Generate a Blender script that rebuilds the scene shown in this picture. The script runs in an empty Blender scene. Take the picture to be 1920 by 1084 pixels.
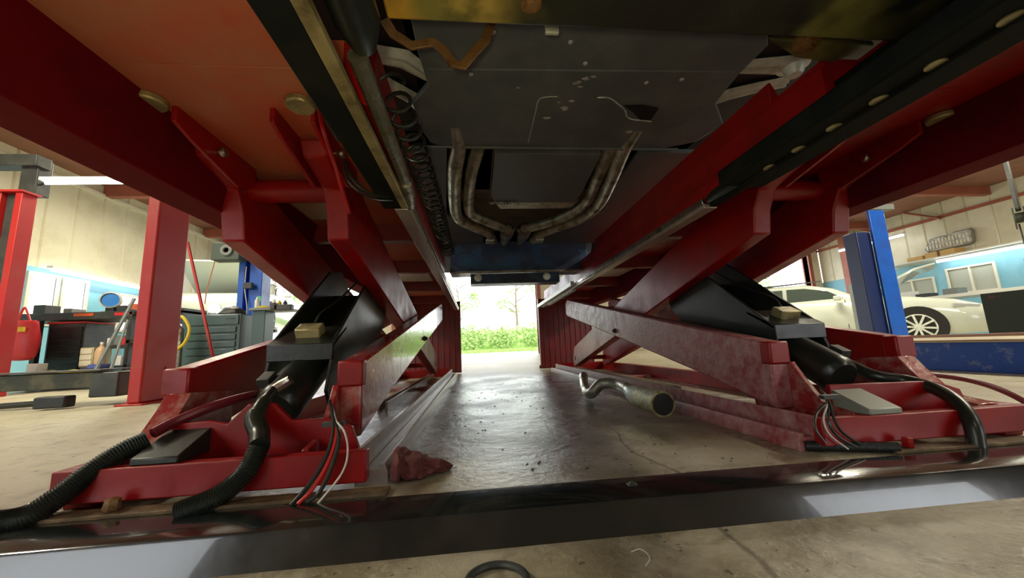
import bpy, bmesh, math, random
from mathutils import Vector, Matrix
R = math.radians
rnd = random.Random(7)
sc = bpy.context.scene
C = sc.collection

# ---------------------------------------------------------------- camera
cam_d = bpy.data.cameras.new('camera'); cam = bpy.data.objects.new('camera', cam_d); C.objects.link(cam)
cam_d.sensor_width = 36.0; cam_d.lens = 694.0/1920*36.0; cam_d.clip_start = .02; cam_d.clip_end = 300
vx = Vector((0.9945563, 0.02780256, 0.10042299)); vy = Vector((-0.09492094, -0.15584035, 0.98321096)); vz = Vector((-0.04298574, 0.98739091, 0.15235296))
right = Vector((vx[0], vy[0], vz[0])); up = Vector((vx[1], vy[1], vz[1])); fwd = Vector((vx[2], vy[2], vz[2]))
M = Matrix((right, up, -fwd)).transposed().to_4x4(); M.translation = (0, 0, .3)
cam.matrix_world = M
sc.camera = cam

# ---------------------------------------------------------------- world, light, exposure
w = bpy.data.worlds.new('overcast sky'); sc.world = w; w.use_nodes = True
bg = w.node_tree.nodes['Background']; bg.inputs[0].default_value = (.93, .97, 1, 1); bg.inputs[1].default_value = 5.0
sc.view_settings.view_transform = 'Standard'; sc.view_settings.look = 'None'
sc.view_settings.gamma = 1; sc.view_settings.use_curve_mapping = False
sc.view_settings.exposure = 0.0
CEIL = 3.9
def area(name, loc, size, power, col=(1, .93, .70), rot=(0, 0, 0)):
    l = bpy.data.lights.new(name, 'AREA'); l.shape = 'RECTANGLE'; l.size, l.size_y = size; l.energy = power; l.color = col
    o = bpy.data.objects.new(name, l); C.objects.link(o); o.location = loc; o.rotation_euler = rot
    return o
for i, (x, y, p) in enumerate([(-4.6, 2.0, 270), (-4.6, 7.2, 300), (5.6, 1.2, 260), (6.2, 6.4, 230), (.3, -2.6, 35), (-5.0, -2.6, 110), (5.6, -2.8, 90), (10.4, 4.5, 230)]):
    area('ceiling_lamp_light', (x, y, CEIL-.32), (.3, 2.4), p)
# added warm fill spot near the camera, brightens the runway underside
ld = bpy.data.lights.new('added_fill_light', 'SPOT'); ld.energy = 9; ld.color = (1, .82, .46); ld.shadow_soft_size = .02; ld.spot_size = R(112); ld.spot_blend = .35
lo = bpy.data.objects.new('added_fill_light', ld); C.objects.link(lo); lo.location = (-.03, -.04, .30); lo.rotation_euler = (R(134), 0, R(10))

# ---------------------------------------------------------------- materials
def nn(nt, t, **k):
    n = nt.nodes.new(t)
    for a, v in k.items(): setattr(n, a, v)
    return n
def mat(name, col, rough=.5, metal=0., col2=None, nscale=6., lo=.45, hi=.65, bump=0., bscale=60., rough2=None, stretch=None, coat=0., spec=.5):
    m = bpy.data.materials.new(name); m.use_nodes = True; nt = m.node_tree
    b = nt.nodes['Principled BSDF']
    b.inputs['Base Color'].default_value = (*col, 1); b.inputs['Roughness'].default_value = rough
    b.inputs['Metallic'].default_value = metal; b.inputs['Coat Weight'].default_value = coat
    b.inputs['Specular IOR Level'].default_value = spec
    tc = nn(nt, 'ShaderNodeTexCoord'); mp = nn(nt, 'ShaderNodeMapping')
    nt.links.new(tc.outputs['Object'], mp.inputs[0])
    if stretch: mp.inputs['Scale'].default_value = stretch
    if col2:
        no = nn(nt, 'ShaderNodeTexNoise'); no.inputs['Scale'].default_value = nscale; no.inputs['Detail'].default_value = 7; no.inputs['Roughness'].default_value = .65
        nt.links.new(mp.outputs[0], no.inputs['Vector'])
        mr = nn(nt, 'ShaderNodeMapRange'); mr.inputs[1].default_value = lo; mr.inputs[2].default_value = hi
        nt.links.new(no.outputs['Fac'], mr.inputs[0])
        mx = nn(nt, 'ShaderNodeMix', data_type='RGBA'); mx.inputs[6].default_value = (*col, 1); mx.inputs[7].default_value = (*col2, 1)
        nt.links.new(mr.outputs[0], mx.inputs[0]); nt.links.new(mx.outputs[2], b.inputs['Base Color'])
        if rough2 is not None:
            m2 = nn(nt, 'ShaderNodeMapRange'); m2.inputs[1].default_value = lo; m2.inputs[2].default_value = hi
            m2.inputs[3].default_value = rough; m2.inputs[4].default_value = rough2
            nt.links.new(no.outputs['Fac'], m2.inputs[0]); nt.links.new(m2.outputs[0], b.inputs['Roughness'])
    if bump:
        n2 = nn(nt, 'ShaderNodeTexNoise'); n2.inputs['Scale'].default_value = bscale; n2.inputs['Detail'].default_value = 5
        nt.links.new(mp.outputs[0], n2.inputs['Vector'])
        bp = nn(nt, 'ShaderNodeBump'); bp.inputs['Strength'].default_value = bump; bp.inputs['Distance'].default_value = .01
        nt.links.new(n2.outputs['Fac'], bp.inputs['Height']); nt.links.new(bp.outputs[0], b.inputs['Normal'])
    return m
def stain_patch(m, x0, x1, col, soft=.05):
    nt = m.node_tree; b = nt.nodes['Principled BSDF']; L = nt.links.new; src = b.inputs['Base Color'].links[0].from_socket
    tc = nn(nt, 'ShaderNodeTexCoord'); sx = nn(nt, 'ShaderNodeSeparateXYZ'); L(tc.outputs['Object'], sx.inputs[0])
    no = nn(nt, 'ShaderNodeTexNoise'); no.inputs['Scale'].default_value = 9; no.inputs['Detail'].default_value = 6; L(tc.outputs['Object'], no.inputs['Vector'])
    a = nn(nt, 'ShaderNodeMath', operation='MULTIPLY_ADD'); L(no.outputs['Fac'], a.inputs[0]); a.inputs[1].default_value = .22; L(sx.outputs[0], a.inputs[2])
    r1 = nn(nt, 'ShaderNodeMapRange'); r1.inputs[1].default_value = x0+.11-soft; r1.inputs[2].default_value = x0+.11+soft; L(a.outputs[0], r1.inputs[0])
    r2 = nn(nt, 'ShaderNodeMapRange'); r2.inputs[1].default_value = x1+.11+soft; r2.inputs[2].default_value = x1+.11-soft; L(a.outputs[0], r2.inputs[0])
    mu = nn(nt, 'ShaderNodeMath', operation='MULTIPLY'); L(r1.outputs[0], mu.inputs[0]); L(r2.outputs[0], mu.inputs[1])
    m3 = nn(nt, 'ShaderNodeMapRange'); m3.inputs[1].default_value = .35; m3.inputs[2].default_value = .6; L(no.outputs['Fac'], m3.inputs[0])
    mv = nn(nt, 'ShaderNodeMath', operation='MULTIPLY'); L(mu.outputs[0], mv.inputs[0]); L(m3.outputs[0], mv.inputs[1])
    mx = nn(nt, 'ShaderNodeMix', data_type='RGBA'); L(mv.outputs[0], mx.inputs[0]); L(src, mx.inputs[6]); mx.inputs[7].default_value = (*col, 1)
    L(mx.outputs[2], b.inputs['Base Color'])
def emis(name, col, s):
    m = bpy.data.materials.new(name); m.use_nodes = True; nt = m.node_tree; b = nt.nodes['Principled BSDF']
    b.inputs['Base Color'].default_value = (*col, 1); b.inputs['Emission Color'].default_value = (*col, 1); b.inputs['Emission Strength'].default_value = s
    return m
RED = mat('red paint', (.29, .004, .004), .34, col2=(.20, .006, .005), nscale=5, bump=.06, bscale=40, rough2=.5, spec=.35)
REDD = mat('red paint dusty', (.27, .022, .026), .34, col2=(.50, .30, .28), nscale=26, lo=.34, hi=.78, bump=.15, bscale=55, rough2=.6)
REDW = mat('red paint worn', (.30, .02, .022), .16, col2=(.42, .26, .20), nscale=18, lo=.46, hi=.74, bump=.08, bscale=60, rough2=.34, coat=.3)
DECK = mat('red paint with orange light', (.46, .085, .035), .6, col2=(.40, .15, .07), nscale=3, bump=.05)  # orange cast paints warm light on the left deck's red underside
REDK = mat('shaded red paint', (.13, .002, .006), .75, col2=(.09, .003, .006), nscale=5, spec=.08)  # darker red paints the shade on the outer side beams
REDT = mat('red post paint', (.42, .010, .010), .45, col2=(.36, .05, .035), nscale=4, lo=.5, hi=.8, bump=.06)
RAMP = mat('dark red ramp paint', (.20, .015, .018), .45, col2=(.13, .03, .03), nscale=7, bump=.1)
STEEL = mat('greased steel', (.55, .52, .46), .28, 1., col2=(.22, .18, .12), nscale=16, bump=.15, rough2=.5)
RAILM = mat('worn rail steel', (.42, .38, .34), .28, .35, col2=(.30, .22, .19), nscale=30, lo=.4, hi=.8)
PIPE = mat('oily steel tube', (.34, .36, .30), .25, .85, col2=(.20, .19, .10), nscale=10, bump=.2, rough2=.5)
BRASSY = mat('greasy metal and lit edge', (.42, .36, .17), .4, .5, col2=(.16, .13, .06), nscale=14, bump=.2)  # also colours the painted light on the rail edge and holes
BLACK = mat('black grease paint', (.006, .008, .007), .7, col2=(.014, .014, .010), nscale=8, bump=.1, rough2=.8, spec=.12)
BLACKS = mat('black satin paint', (.010, .014, .012), .30, col2=(.022, .024, .018), nscale=5, bump=.05, rough2=.42, spec=.4)
BLUELIT = mat('black paint with blue light', (.05, .065, .11), .25, col2=(.03, .15, .34), nscale=3, lo=.48, hi=.7, bump=.08, rough2=.4)  # blue stands in for cool light on the black rear beam
STRIP = mat('black painted strip', (.008, .011, .011), .16, col2=(.035, .035, .025), nscale=5, lo=.48, hi=.75, bump=.02, bscale=30, rough2=.24, coat=.7)
STAIN = mat('stained steel beam', (.016, .017, .014), .38, col2=(.020, .022, .014), nscale=6, bump=.2, bscale=30, rough2=.5)
stain_patch(STAIN, -.25, .10, (.22, .20, .05)); stain_patch(STAIN, -.25, -.09, (.80, .42, .04)); stain_patch(STAIN, .01, .05, (.70, .48, .10), .03); stain_patch(STAIN, .62, .86, (.15, .14, .04))
MUCK = mat('brown dirt on steel', (.085, .055, .025), .75, col2=(.20, .13, .06), nscale=22, bump=.5, bscale=50)
RUST = mat('rusty brown bracket', (.24, .13, .045), .4, .3, col2=(.14, .06, .02), nscale=24, bump=.4, bscale=60)
TRAY = mat('black undertray plastic', (.105, .120, .128), .42, col2=(.15, .165, .168), nscale=7, bump=.25, bscale=14, rough2=.55)
SCUFF = mat('pale scuffed plastic', (.55, .57, .58), .6, col2=(.25, .25, .25), nscale=30)
ALU = mat('cast aluminium', (.70, .74, .68), .42, .2, col2=(.50, .54, .46), nscale=18, bump=.1)
EXH = mat('exhaust steel', (.62, .62, .50), .3, .75, col2=(.22, .20, .13), nscale=14, bump=.2, rough2=.5)
HEAT = mat('brown heat shield', (.16, .08, .05), .45, .3, col2=(.08, .05, .035), nscale=10, bump=.2)
RUB = mat('black rubber', (.012, .013, .013), .5, bump=.15, bscale=80)
HOSE = mat('black hose', (.014, .019, .015), .30, col2=(.022, .026, .018), nscale=12)
HOSER = mat('dark red hose', (.16, .012, .02), .35)
WHT = mat('white cable', (.6, .58, .5), .45)
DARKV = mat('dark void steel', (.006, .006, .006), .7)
CREAM = mat('cream wall sheet', (.72, .68, .50), .42, col2=(.62, .57, .40), nscale=1.5, bump=.04, bscale=8)
BLUEW = mat('light blue wall paint', (.20, .46, .58), .5, col2=(.24, .52, .62), nscale=2)
CEILM = mat('red oxide ceiling', (.27, .115, .065), .6, col2=(.21, .09, .05), nscale=2.5, bump=.05)
OXIDE = mat('red oxide steel', (.36, .10, .06), .5, col2=(.28, .08, .05), nscale=3)
WFRM = mat('cream window frame', (.75, .72, .58), .4)
BLUE = mat('blue lift paint', (.010, .10, .52), .3, col2=(.012, .07, .38), nscale=4, rough2=.45, coat=.2)
BLUES = mat('scraped blue paint', (.010, .075, .36), .38, col2=(.35, .42, .46), nscale=11, lo=.56, hi=.80, bump=.15)
BLUED = mat('dark blue paint', (.008, .02, .10), .4)
WCAR = mat('cream white car paint', (.54, .58, .51), .18, coat=.6)
GLASS = mat('dark car glass', (.05, .07, .06), .05, coat=1.)
TEAL = mat('grey green tool chest', (.05, .085, .085), .35, col2=(.04, .065, .065), nscale=4)
GREY = mat('grey painted metal', (.18, .2, .19), .45)
DKG = mat('dark grey metal', (.03, .032, .03), .45, col2=(.06, .06, .05), nscale=6)
OILB = mat('dirty black lift arm', (.035, .032, .02), .42, col2=(.12, .10, .05), nscale=7, bump=.15)
WHITE = mat('white plastic', (.75, .75, .7), .4)
YEL = mat('yellow cloth', (.65, .50, .03), .7)
ORG = mat('orange plastic', (.7, .12, .02), .4)
REDP = mat('red plastic', (.6, .02, .02), .4)
BAG = mat('red bag cloth', (.55, .03, .035), .45, bump=.5, bscale=14)
CARD = mat('cardboard', (.62, .40, .14), .7)
RAG = mat('red shop rag cloth', (.13, .032, .028), .9, bump=.5, bscale=160)
TUBE = emis('fluorescent tube glow', (.93, .95, 1), 14)
LAMPW = emis('work lamp glow', (1, 1, 1), 40)
SCREEN = emis('daylit blind', (.9, .95, .95), 1.6)
GRN = mat('green plant', (.22, .38, .08), .6, col2=(.52, .60, .26), nscale=5)
GRASS = mat('grass', (.30, .46, .12), .8, col2=(.46, .56, .22), nscale=3)
BARK = mat('tree bark', (.20, .16, .11), .8)
PAVE = mat('pale pavement', (.45, .43, .38), .7, col2=(.38, .36, .31), nscale=1.5)

def floor_mat():
    m = bpy.data.materials.new('oily concrete'); m.use_nodes = True; nt = m.node_tree; L = nt.links.new
    b = nt.nodes['Principled BSDF']; tc = nn(nt, 'ShaderNodeTexCoord')
    def noise(s, d=6, dist=0., sc3=None):
        n = nn(nt, 'ShaderNodeTexNoise'); n.inputs['Scale'].default_value = s; n.inputs['Detail'].default_value = d; n.inputs['Distortion'].default_value = dist; n.inputs['Roughness'].default_value = .62
        if sc3:
            mp = nn(nt, 'ShaderNodeMapping'); mp.inputs['Scale'].default_value = sc3; L(tc.outputs['Object'], mp.inputs[0]); L(mp.outputs[0], n.inputs['Vector'])
        else: L(tc.outputs['Object'], n.inputs['Vector'])
        return n.outputs['Fac']
    def mr(src, a, c, lo=0., hi=1.):
        n = nn(nt, 'ShaderNodeMapRange'); n.inputs[1].default_value = a; n.inputs[2].default_value = c; n.inputs[3].default_value = lo; n.inputs[4].default_value = hi
        n.interpolation_type = 'SMOOTHSTEP'; L(src, n.inputs[0]); return n.outputs[0]
    def mul(a, c):
        n = nn(nt, 'ShaderNodeMath', operation='MULTIPLY'); L(a, n.inputs[0])
        if isinstance(c, float): n.inputs[1].default_value = c
        else: L(c, n.inputs[1])
        return n.outputs[0]
    def mix(f, a, c):
        n = nn(nt, 'ShaderNodeMix', data_type='RGBA'); L(f, n.inputs[0])
        for i, v in ((6, a), (7, c)):
            if isinstance(v, tuple): n.inputs[i].default_value = (*v, 1)
            else: L(v, n.inputs[i])
        return n.outputs[2]
    xyz = nn(nt, 'ShaderNodeSeparateXYZ'); L(tc.outputs['Object'], xyz.inputs[0])
    oil = mul(mul(mr(xyz.outputs[0], -1.25, -.85), mr(xyz.outputs[0], 1.9, 1.35)), mr(xyz.outputs[1], 4.6, 3.2))   # the patch worked on under the lift
    base = mix(mr(noise(.9), .4, .65), (.50, .47, .34), (.38, .34, .23))
    oilc = mix(mr(noise(3.2, 8, .6), .42, .66), (.26, .22, .145), (.48, .43, .33))
    c = mix(oil, base, oilc)
    c = mix(mul(mr(noise(34., 3), .64, .70), .65), c, (.05, .035, .025))
    c = mix(mul(mr(noise(11., 9, .8), .50, .68), .45), c, (.12, .085, .045)); c = mix(mul(mr(noise(90., 4), .55, .66), .35), c, (.50, .45, .34))
    vo = nn(nt, 'ShaderNodeTexVoronoi', feature='DISTANCE_TO_EDGE'); vo.inputs['Scale'].default_value = .55
    nz = nn(nt, 'ShaderNodeTexNoise'); nz.inputs['Scale'].default_value = 2.; L(tc.outputs['Object'], nz.inputs['Vector'])
    av = nn(nt, 'ShaderNodeMixRGB'); av.inputs[0].default_value = .2; L(tc.outputs['Object'], av.inputs[1]); L(nz.outputs['Color'], av.inputs[2]); L(av.outputs[0], vo.inputs['Vector'])
    c = mix(mul(mr(vo.outputs['Distance'], .004, .0), .6), c, (.08, .06, .04))
    L(c, b.inputs['Base Color'])
    r1 = mr(noise(2.3, 7, .4), .35, .7, .20, .42)
    r = nn(nt, 'ShaderNodeMix', data_type='FLOAT'); L(oil, r.inputs[0]); r.inputs[2].default_value = .42; L(r1, r.inputs[3])
    L(r.outputs[0], b.inputs['Roughness']); b.inputs['Specular IOR Level'].default_value = .6
    bp = nn(nt, 'ShaderNodeBump'); bp.inputs['Strength'].default_value = .35; bp.inputs['Distance'].default_value = .01
    L(noise(38., 8, 0, (1, 1, 1)), bp.inputs['Height'])
    b2 = nn(nt, 'ShaderNodeBump'); b2.inputs['Strength'].default_value = .25; b2.inputs['Distance'].default_value = .03
    L(noise(3., 3), b2.inputs['Height']); L(bp.outputs[0], b2.inputs['Normal']); L(b2.outputs[0], b.inputs['Normal'])
    return m
FLOOR = floor_mat()

# ---------------------------------------------------------------- mesh helpers
class MB:
    def __init__(s): s.v = []; s.f = []
    def add(s, vs, fs):
        k = len(s.v); s.v += [tuple(v) for v in vs]; s.f += [tuple(i+k for i in f) for f in fs]; return s
    def box(s, x0, x1, y0, y1, z0, z1):
        return s.add([(x0,y0,z0),(x1,y0,z0),(x1,y1,z0),(x0,y1,z0),(x0,y0,z1),(x1,y0,z1),(x1,y1,z1),(x0,y1,z1)],
                     [(0,3,2,1),(4,5,6,7),(0,1,5,4),(1,2,6,5),(2,3,7,6),(3,0,4,7)])
    def obox(s, c, ax, ay, az):          # centre and three half-axis vectors
        c, ax, ay, az = map(Vector, (c, ax, ay, az)); vs = []
        for k in (-1, 1):
            for i, j in ((-1,-1),(1,-1),(1,1),(-1,1)): vs.append(c+ax*i+ay*j+az*k)
        return s.add(vs, [(0,3,2,1),(4,5,6,7),(0,1,5,4),(1,2,6,5),(2,3,7,6),(3,0,4,7)])
    def prism(s, pts, a, b, axis='x'):   # polygon extruded along an axis; pts in the other two coordinates
        n = len(pts)
        mk = {'x': lambda p, t: (t, p[0], p[1]), 'y': lambda p, t: (p[0], t, p[1]), 'z': lambda p, t: (p[0], p[1], t)}[axis]
        vs = [mk(p, a) for p in pts]+[mk(p, b) for p in pts]
        return s.add(vs, [tuple(range(n)), tuple(range(2*n-1, n-1, -1))]+[(i, (i+1) % n+0, (i+1) % n+n, i+n) for i in range(n)])
    def ring(s, rings, cap=True):
        n = len(rings[0]); vs = [p for r in rings for p in r]; fs = []
        for k in range(len(rings)-1):
            for i in range(n): j = (i+1) % n; fs.append((k*n+i, k*n+j, (k+1)*n+j, (k+1)*n+i))
        if cap: fs += [tuple(range(n))[::-1], tuple(range((len(rings)-1)*n, len(rings)*n))]
        return s.add(vs, fs)
    def tube(s, path, r, n=12, cap=True):
        path = [Vector(p) for p in path]; rs = r if isinstance(r, (list, tuple)) else [r]*len(path); rings = []
        t0 = (path[1]-path[0]).normalized(); u = t0.orthogonal().normalized()
        for i, p in enumerate(path):
            t = (path[min(i+1, len(path)-1)]-path[max(i-1, 0)]).normalized()
            u = (u-t*u.dot(t)).normalized(); v = t.cross(u)
            rings.append([p+(u*math.cos(2*math.pi*k/n)+v*math.sin(2*math.pi*k/n))*rs[i] for k in range(n)])
        return s.ring(rings, cap)
    def cyl(s, a, b, r, n=20, r2=None): return s.tube([a, b], [r, r if r2 is None else r2], n)
    def lathe(s, prof, org, axis, n=24):  # prof: (radius, distance along axis)
        org, axis = Vector(org), Vector(axis).normalized(); u = axis.orthogonal().normalized(); v = axis.cross(u)
        return s.ring([[org+axis*h+(u*math.cos(2*math.pi*k/n)+v*math.sin(2*math.pi*k/n))*max(r, 1e-4) for k in range(n)] for r, h in prof])
    def build(s, name, m, parent=None, bev=0., ang=35, sub=0):
        me = bpy.data.meshes.new(name); me.from_pydata(s.v, [], s.f)
        bm = bmesh.new(); bm.from_mesh(me); bmesh.ops.recalc_face_normals(bm, faces=bm.faces); bm.to_mesh(me); bm.free()
        me.materials.append(m); me.shade_smooth(); me.set_sharp_from_angle(angle=R(ang))
        o = bpy.data.objects.new(name, me); C.objects.link(o)
        if parent is not None: o.parent = parent; o.matrix_parent_inverse = Matrix.Translation(-parent.location) if parent.type == 'EMPTY' else Matrix()
        if bev:
            b = o.modifiers.new('bevel', 'BEVEL'); b.width = bev; b.segments = 2; b.limit_method = 'ANGLE'; b.angle_limit = R(40); b.harden_normals = False
        if sub:
            b = o.modifiers.new('sub', 'SUBSURF'); b.levels = b.render_levels = sub
        return o
def tag(o, label=None, cat=None, group=None, kind=None):
    if label: o['label'] = label
    if cat: o['category'] = cat
    if group: o['group'] = group
    if kind: o['kind'] = kind
    return o
def empty(name, loc, label, cat, group=None):
    o = bpy.data.objects.new(name, None); C.objects.link(o); o.location = loc; o.empty_display_size = .1
    return tag(o, label, cat, group)
def struct(name, mb, m, **k): return tag(mb.build(name, m, **k), kind='structure')
def spline(pts, n=8):                    # Catmull-Rom through the points
    p = [Vector(q) for q in pts]; p = [p[0]*2-p[1]]+p+[p[-1]*2-p[-2]]; out = []
    for i in range(1, len(p)-2):
        for k in range(n):
            t = k/n; a, b, c, d = p[i-1:i+3]
            out.append(.5*((2*b)+(c-a)*t+(2*a-5*b+4*c-d)*t*t+(3*b-a-3*c+d)*t**3))
    return out+[p[-2]]
def corrug(pts, r, pitch, depth=.12, n=14):  # ribbed conduit
    p = spline(pts, 30); L = sum((p[i+1]-p[i]).length for i in range(len(p)-1)); N = max(8, int(L/pitch*2)); out = []; acc = 0; j = 0
    seg = [(p[i+1]-p[i]).length for i in range(len(p)-1)]; cum = [0]
    for q in seg: cum.append(cum[-1]+q)
    for k in range(N+1):
        d = L*k/N
        while j < len(seg)-1 and cum[j+1] < d: j += 1
        t = (d-cum[j])/max(seg[j], 1e-6); out.append(p[j].lerp(p[j+1], min(t, 1)))
    return MB().tube(out, [r*(1-(depth if k % 2 else 0)) for k in range(N+1)], n)

# ---------------------------------------------------------------- setting
XL, XR, YF, YB = -7.5, 13.5, -5.0, 13.0
LOW = -.053                              # the floor in front is one small step lower than the slab the lift stands on
struct('floor', MB().box(XL-.2, XR+.2, .738, YB+.3, -.3, 0).box(XL-.2, XR+.2, YF-.2, .738, -.3, LOW), FLOOR)
struct('ceiling', MB().box(XL-.2, XR+.2, YF-.2, YB+.2, CEIL, CEIL+.1), CEILM)
def sheet(X, sgn, y0, y1, z0, z1):       # ribbed wall sheet: flat panels with narrow seams
    pts = [(X+sgn*.12, y0)]; y = y0
    while y < y1-.01:
        e = min(y+.5, y1); pts += [(X, y+.02), (X, e-.03), (X+sgn*.03, e-.015)]; y = e
    pts.append((X+sgn*.12, y1))
    return MB().prism(pts, z0, z1, 'z')
def holes_wall(name, fixed, lo, hi, z0, z1, holes, th, m, ax):   # a wall with rectangular openings, ax is the axis it runs along
    mb = MB(); cuts = sorted(holes); a = lo
    def put(a, b, c, d):
        if b-a < 1e-3 or d-c < 1e-3: return
        if ax == 'y': mb.box(min(fixed, fixed+th), max(fixed, fixed+th), a, b, c, d)
        else: mb.box(a, b, min(fixed, fixed+th), max(fixed, fixed+th), c, d)
    for (p, q, u, v) in cuts: put(a, p, z0, z1); put(p, q, z0, u); put(p, q, v, z1); a = q
    put(a, hi, z0, z1)
    return struct(name, mb, m)
ZL, ZR = 2.0, 2.22
WL = [(6.92, 7.32, 1.05, 1.86), (7.45, 7.83, 1.05, 1.86), (8.55, 9.15, 1.0, 1.72)]
WR = [(8.22, 9.16, 1.25, 1.90), (9.55, 10.6, 1.05, 1.75)]
holes_wall('wall_left', XL, YF, YB, 0, ZL, WL, -.15, BLUEW, 'y')
holes_wall('wall_right', XR, YF, YB, 0, ZR, WR, .15, BLUEW, 'y')
struct('trim_1', sheet(XL, -1, YF, YB, ZL, CEIL), CREAM)
struct('trim_2', sheet(XR, 1, YF, YB, ZR, CEIL), CREAM)
DOORS = [(-7.0, -3.6, 0, 3.3), (-2.7, 2.2, 0, 3.3), (8.9, 13.0, 0, 3.5)]
holes_wall('wall_back', YB, XL, XR, 0, CEIL, DOORS, .2, CREAM, 'x')
holes_wall('wall_front', YF, XL, XR, 0, CEIL, [(-7.3, -4.0, 0, 3.0), (5.5, 9.0, 0, 2.2)], -.2, mat('brown front wall', (.16, .10, .06), .7), 'x')
for i, (a, b, _, t) in enumerate(DOORS):
    struct('trim_%d' % (3+i), MB().box(a-.14, a, YB-.06, YB+.26, 0, t+.14).box(b, b+.14, YB-.06, YB+.26, 0, t+.14).box(a, b, YB-.06, YB+.26, t, t+.14), OXIDE)
struct('trim_6', MB().box(XR-.06, XR, YF, YB, 3.42, 3.50), OXIDE)
struct('trim_7', MB().box(XL, XL+.05, YF, YB, 3.66, 3.72), WFRM)
def window(n, X, sgn, y0, y1, z0, z1, mull, m=SCREEN):
    f = MB(); t = .05; x0, x1 = sorted((X-sgn*.03, X+sgn*.08))
    f.box(x0, x1, y0-t, y0, z0-t, z1+t).box(x0, x1, y1, y1+t, z0-t, z1+t).box(x0, x1, y0, y1, z0-t, z0).box(x0, x1, y0, y1, z1, z1+t)
    for k in range(mull): yy = y0+(y1-y0)*(k+1)/(mull+1); f.box(x0, x1, yy-.02, yy+.02, z0, z1)
    o = struct('window_%d' % n, f, WFRM)
    xx = X+sgn*.012; MB().box(min(xx, xx+sgn*.01), max(xx, xx+sgn*.01), y0, y1, z0, z1).build('pane', m, o)
    return o
BLIND = mat('grey window blind', (.42, .44, .36), .6)
bl = BLIND.node_tree; 
for i, (a, b, c, d) in enumerate(WL): window(1+i, XL, -1, a, b, c, d, 0)
window(4, XR, 1, *WR[0], 1, BLIND); window(5, XR, 1, *WR[1], 1, BLIND)
# roof structure: purlins and a truss of red oxide steel
for i, y in enumerate((-3.2, -.4, 2.4, 5.2, 8.0, 10.8)):
    struct('trim_%d' % (8+i), MB().box(XL, XR, y-.07, y+.07, CEIL-.22, CEIL), OXIDE)
for i, (x, y) in enumerate([(XL+.18, 11.7), (XR-.2, 11.6)]):
    struct('trim_%d' % (14+i), MB().box(x-.18, x+.18, y-.2, y+.2, 0, CEIL-.2), OXIDE, bev=.01)
for k, y in enumerate((9.9, 11.4)): tag(MB().tube([(13.4, y, 3.92), (13.42, y-.9, 3.40)], .035, 6).build('roof_brace', OXIDE), ['diagonal roof strut above the display board', 'diagonal roof strut nearer the corner column'][k], 'brace')

# ---------------------------------------------------------------- outside
struct('ground_outside', MB().add([(-40,YB+.3,-.02),(40,YB+.3,-.02),(40,21,-.02),(-40,21,-.02)], [(0,1,2,3)]), PAVE)
g = MB()
g.add([(-40,20.9,-.01),(40,20.9,-.01),(40,70,-.01),(-40,70,-.01)], [(0,1,2,3)])
for k in range(5000):
    x = rnd.uniform(-4, 7); y = rnd.uniform(21, 24); h = rnd.uniform(.06, .22); a = rnd.uniform(0, 3.1); dx, dy = .03*math.cos(a), .03*math.sin(a)
    g.add([(x-dx,y-dy,-.01),(x+dx,y+dy,-.01),(x+rnd.uniform(-.05,.05),y+rnd.uniform(-.05,.05),h)], [(0,1,2)])
tag(g.build('grass', GRASS), 'bright green grass verge outside the bay door', 'grass', kind='stuff')
def leaves(mb, c, rad, n, s):
    for k in range(n):
        while True:
            p = Vector((rnd.uniform(-1,1), rnd.uniform(-1,1), rnd.uniform(-1,1)))
            if p.length < 1: break
        p = Vector((c[0]+p.x*rad[0], c[1]+p.y*rad[1], c[2]+p.z*rad[2]))
        a = Vector((rnd.uniform(-1,1), rnd.uniform(-1,1), rnd.uniform(-1,1))).normalized()*s; b = a.orthogonal().normalized()*s*.6
        mb.add([p-a, p+b, p+a, p-b], [(0,1,2,3)])
    return mb
hm = MB()
hm.prism([(25.0,0),(24.9,.8),(25.1,1.35),(25.5,1.45),(26.1,1.2),(26.2,0)], -7.5, 10, 'x')
for k in range(16): leaves(hm, (-7+k*1.1, 25.4+rnd.uniform(-.2,.2), .75), (.95, .8, 1.0+rnd.uniform(-.08,.12)), 1100, .09)
tag(hm.build('hedge', GRN), 'clipped green hedge across the far side of the yard', 'hedge')
def tree(x, y, h, lean, label, seeds, name='tree'):
    t = empty(name, (x, y, 0), label, 'tree', None); r2 = random.Random(seeds)
    tr = MB().tube(spline([(x,y,0),(x+lean*.3,y,h*.3),(x+lean*.2,y,h*.6),(x+lean,y,h)], 4), [.14-.11*i/12 for i in range(13)], 8)
    lv = MB()
    for k in range(9):
        z = h*(.35+.6*k/9); a = r2.uniform(0, 6.3); e = Vector((x+math.cos(a)*1.3, y+math.sin(a)*.8, z+r2.uniform(.3, 1.1)))
        tr.tube([(x+lean*.3, y, z), ((x+e.x)/2, (y+e.y)/2, z+.4), e], [.05, .035, .015], 6)
        leaves(lv, e, (.6, .5, .4), 60, .11)
    tr.build('trunk', BARK, t); lv.build('foliage', GRN, t)
tree(3.0, 27.5, 6.5, .3, 'thin leafy tree behind the hedge right of the doorway view', 3)
tree(-1.2, 31.0, 6.0, -.4, 'pale green sapling behind the hedge near the middle of the doorway', 5)
tree(18.0, 22.0, 6.5, .3, 'leafy tree seen through the right bay door above the white car', 8)
tree(-12.5, 24.0, 6.0, .3, 'leafy tree outside the left bay door', 9)

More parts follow.
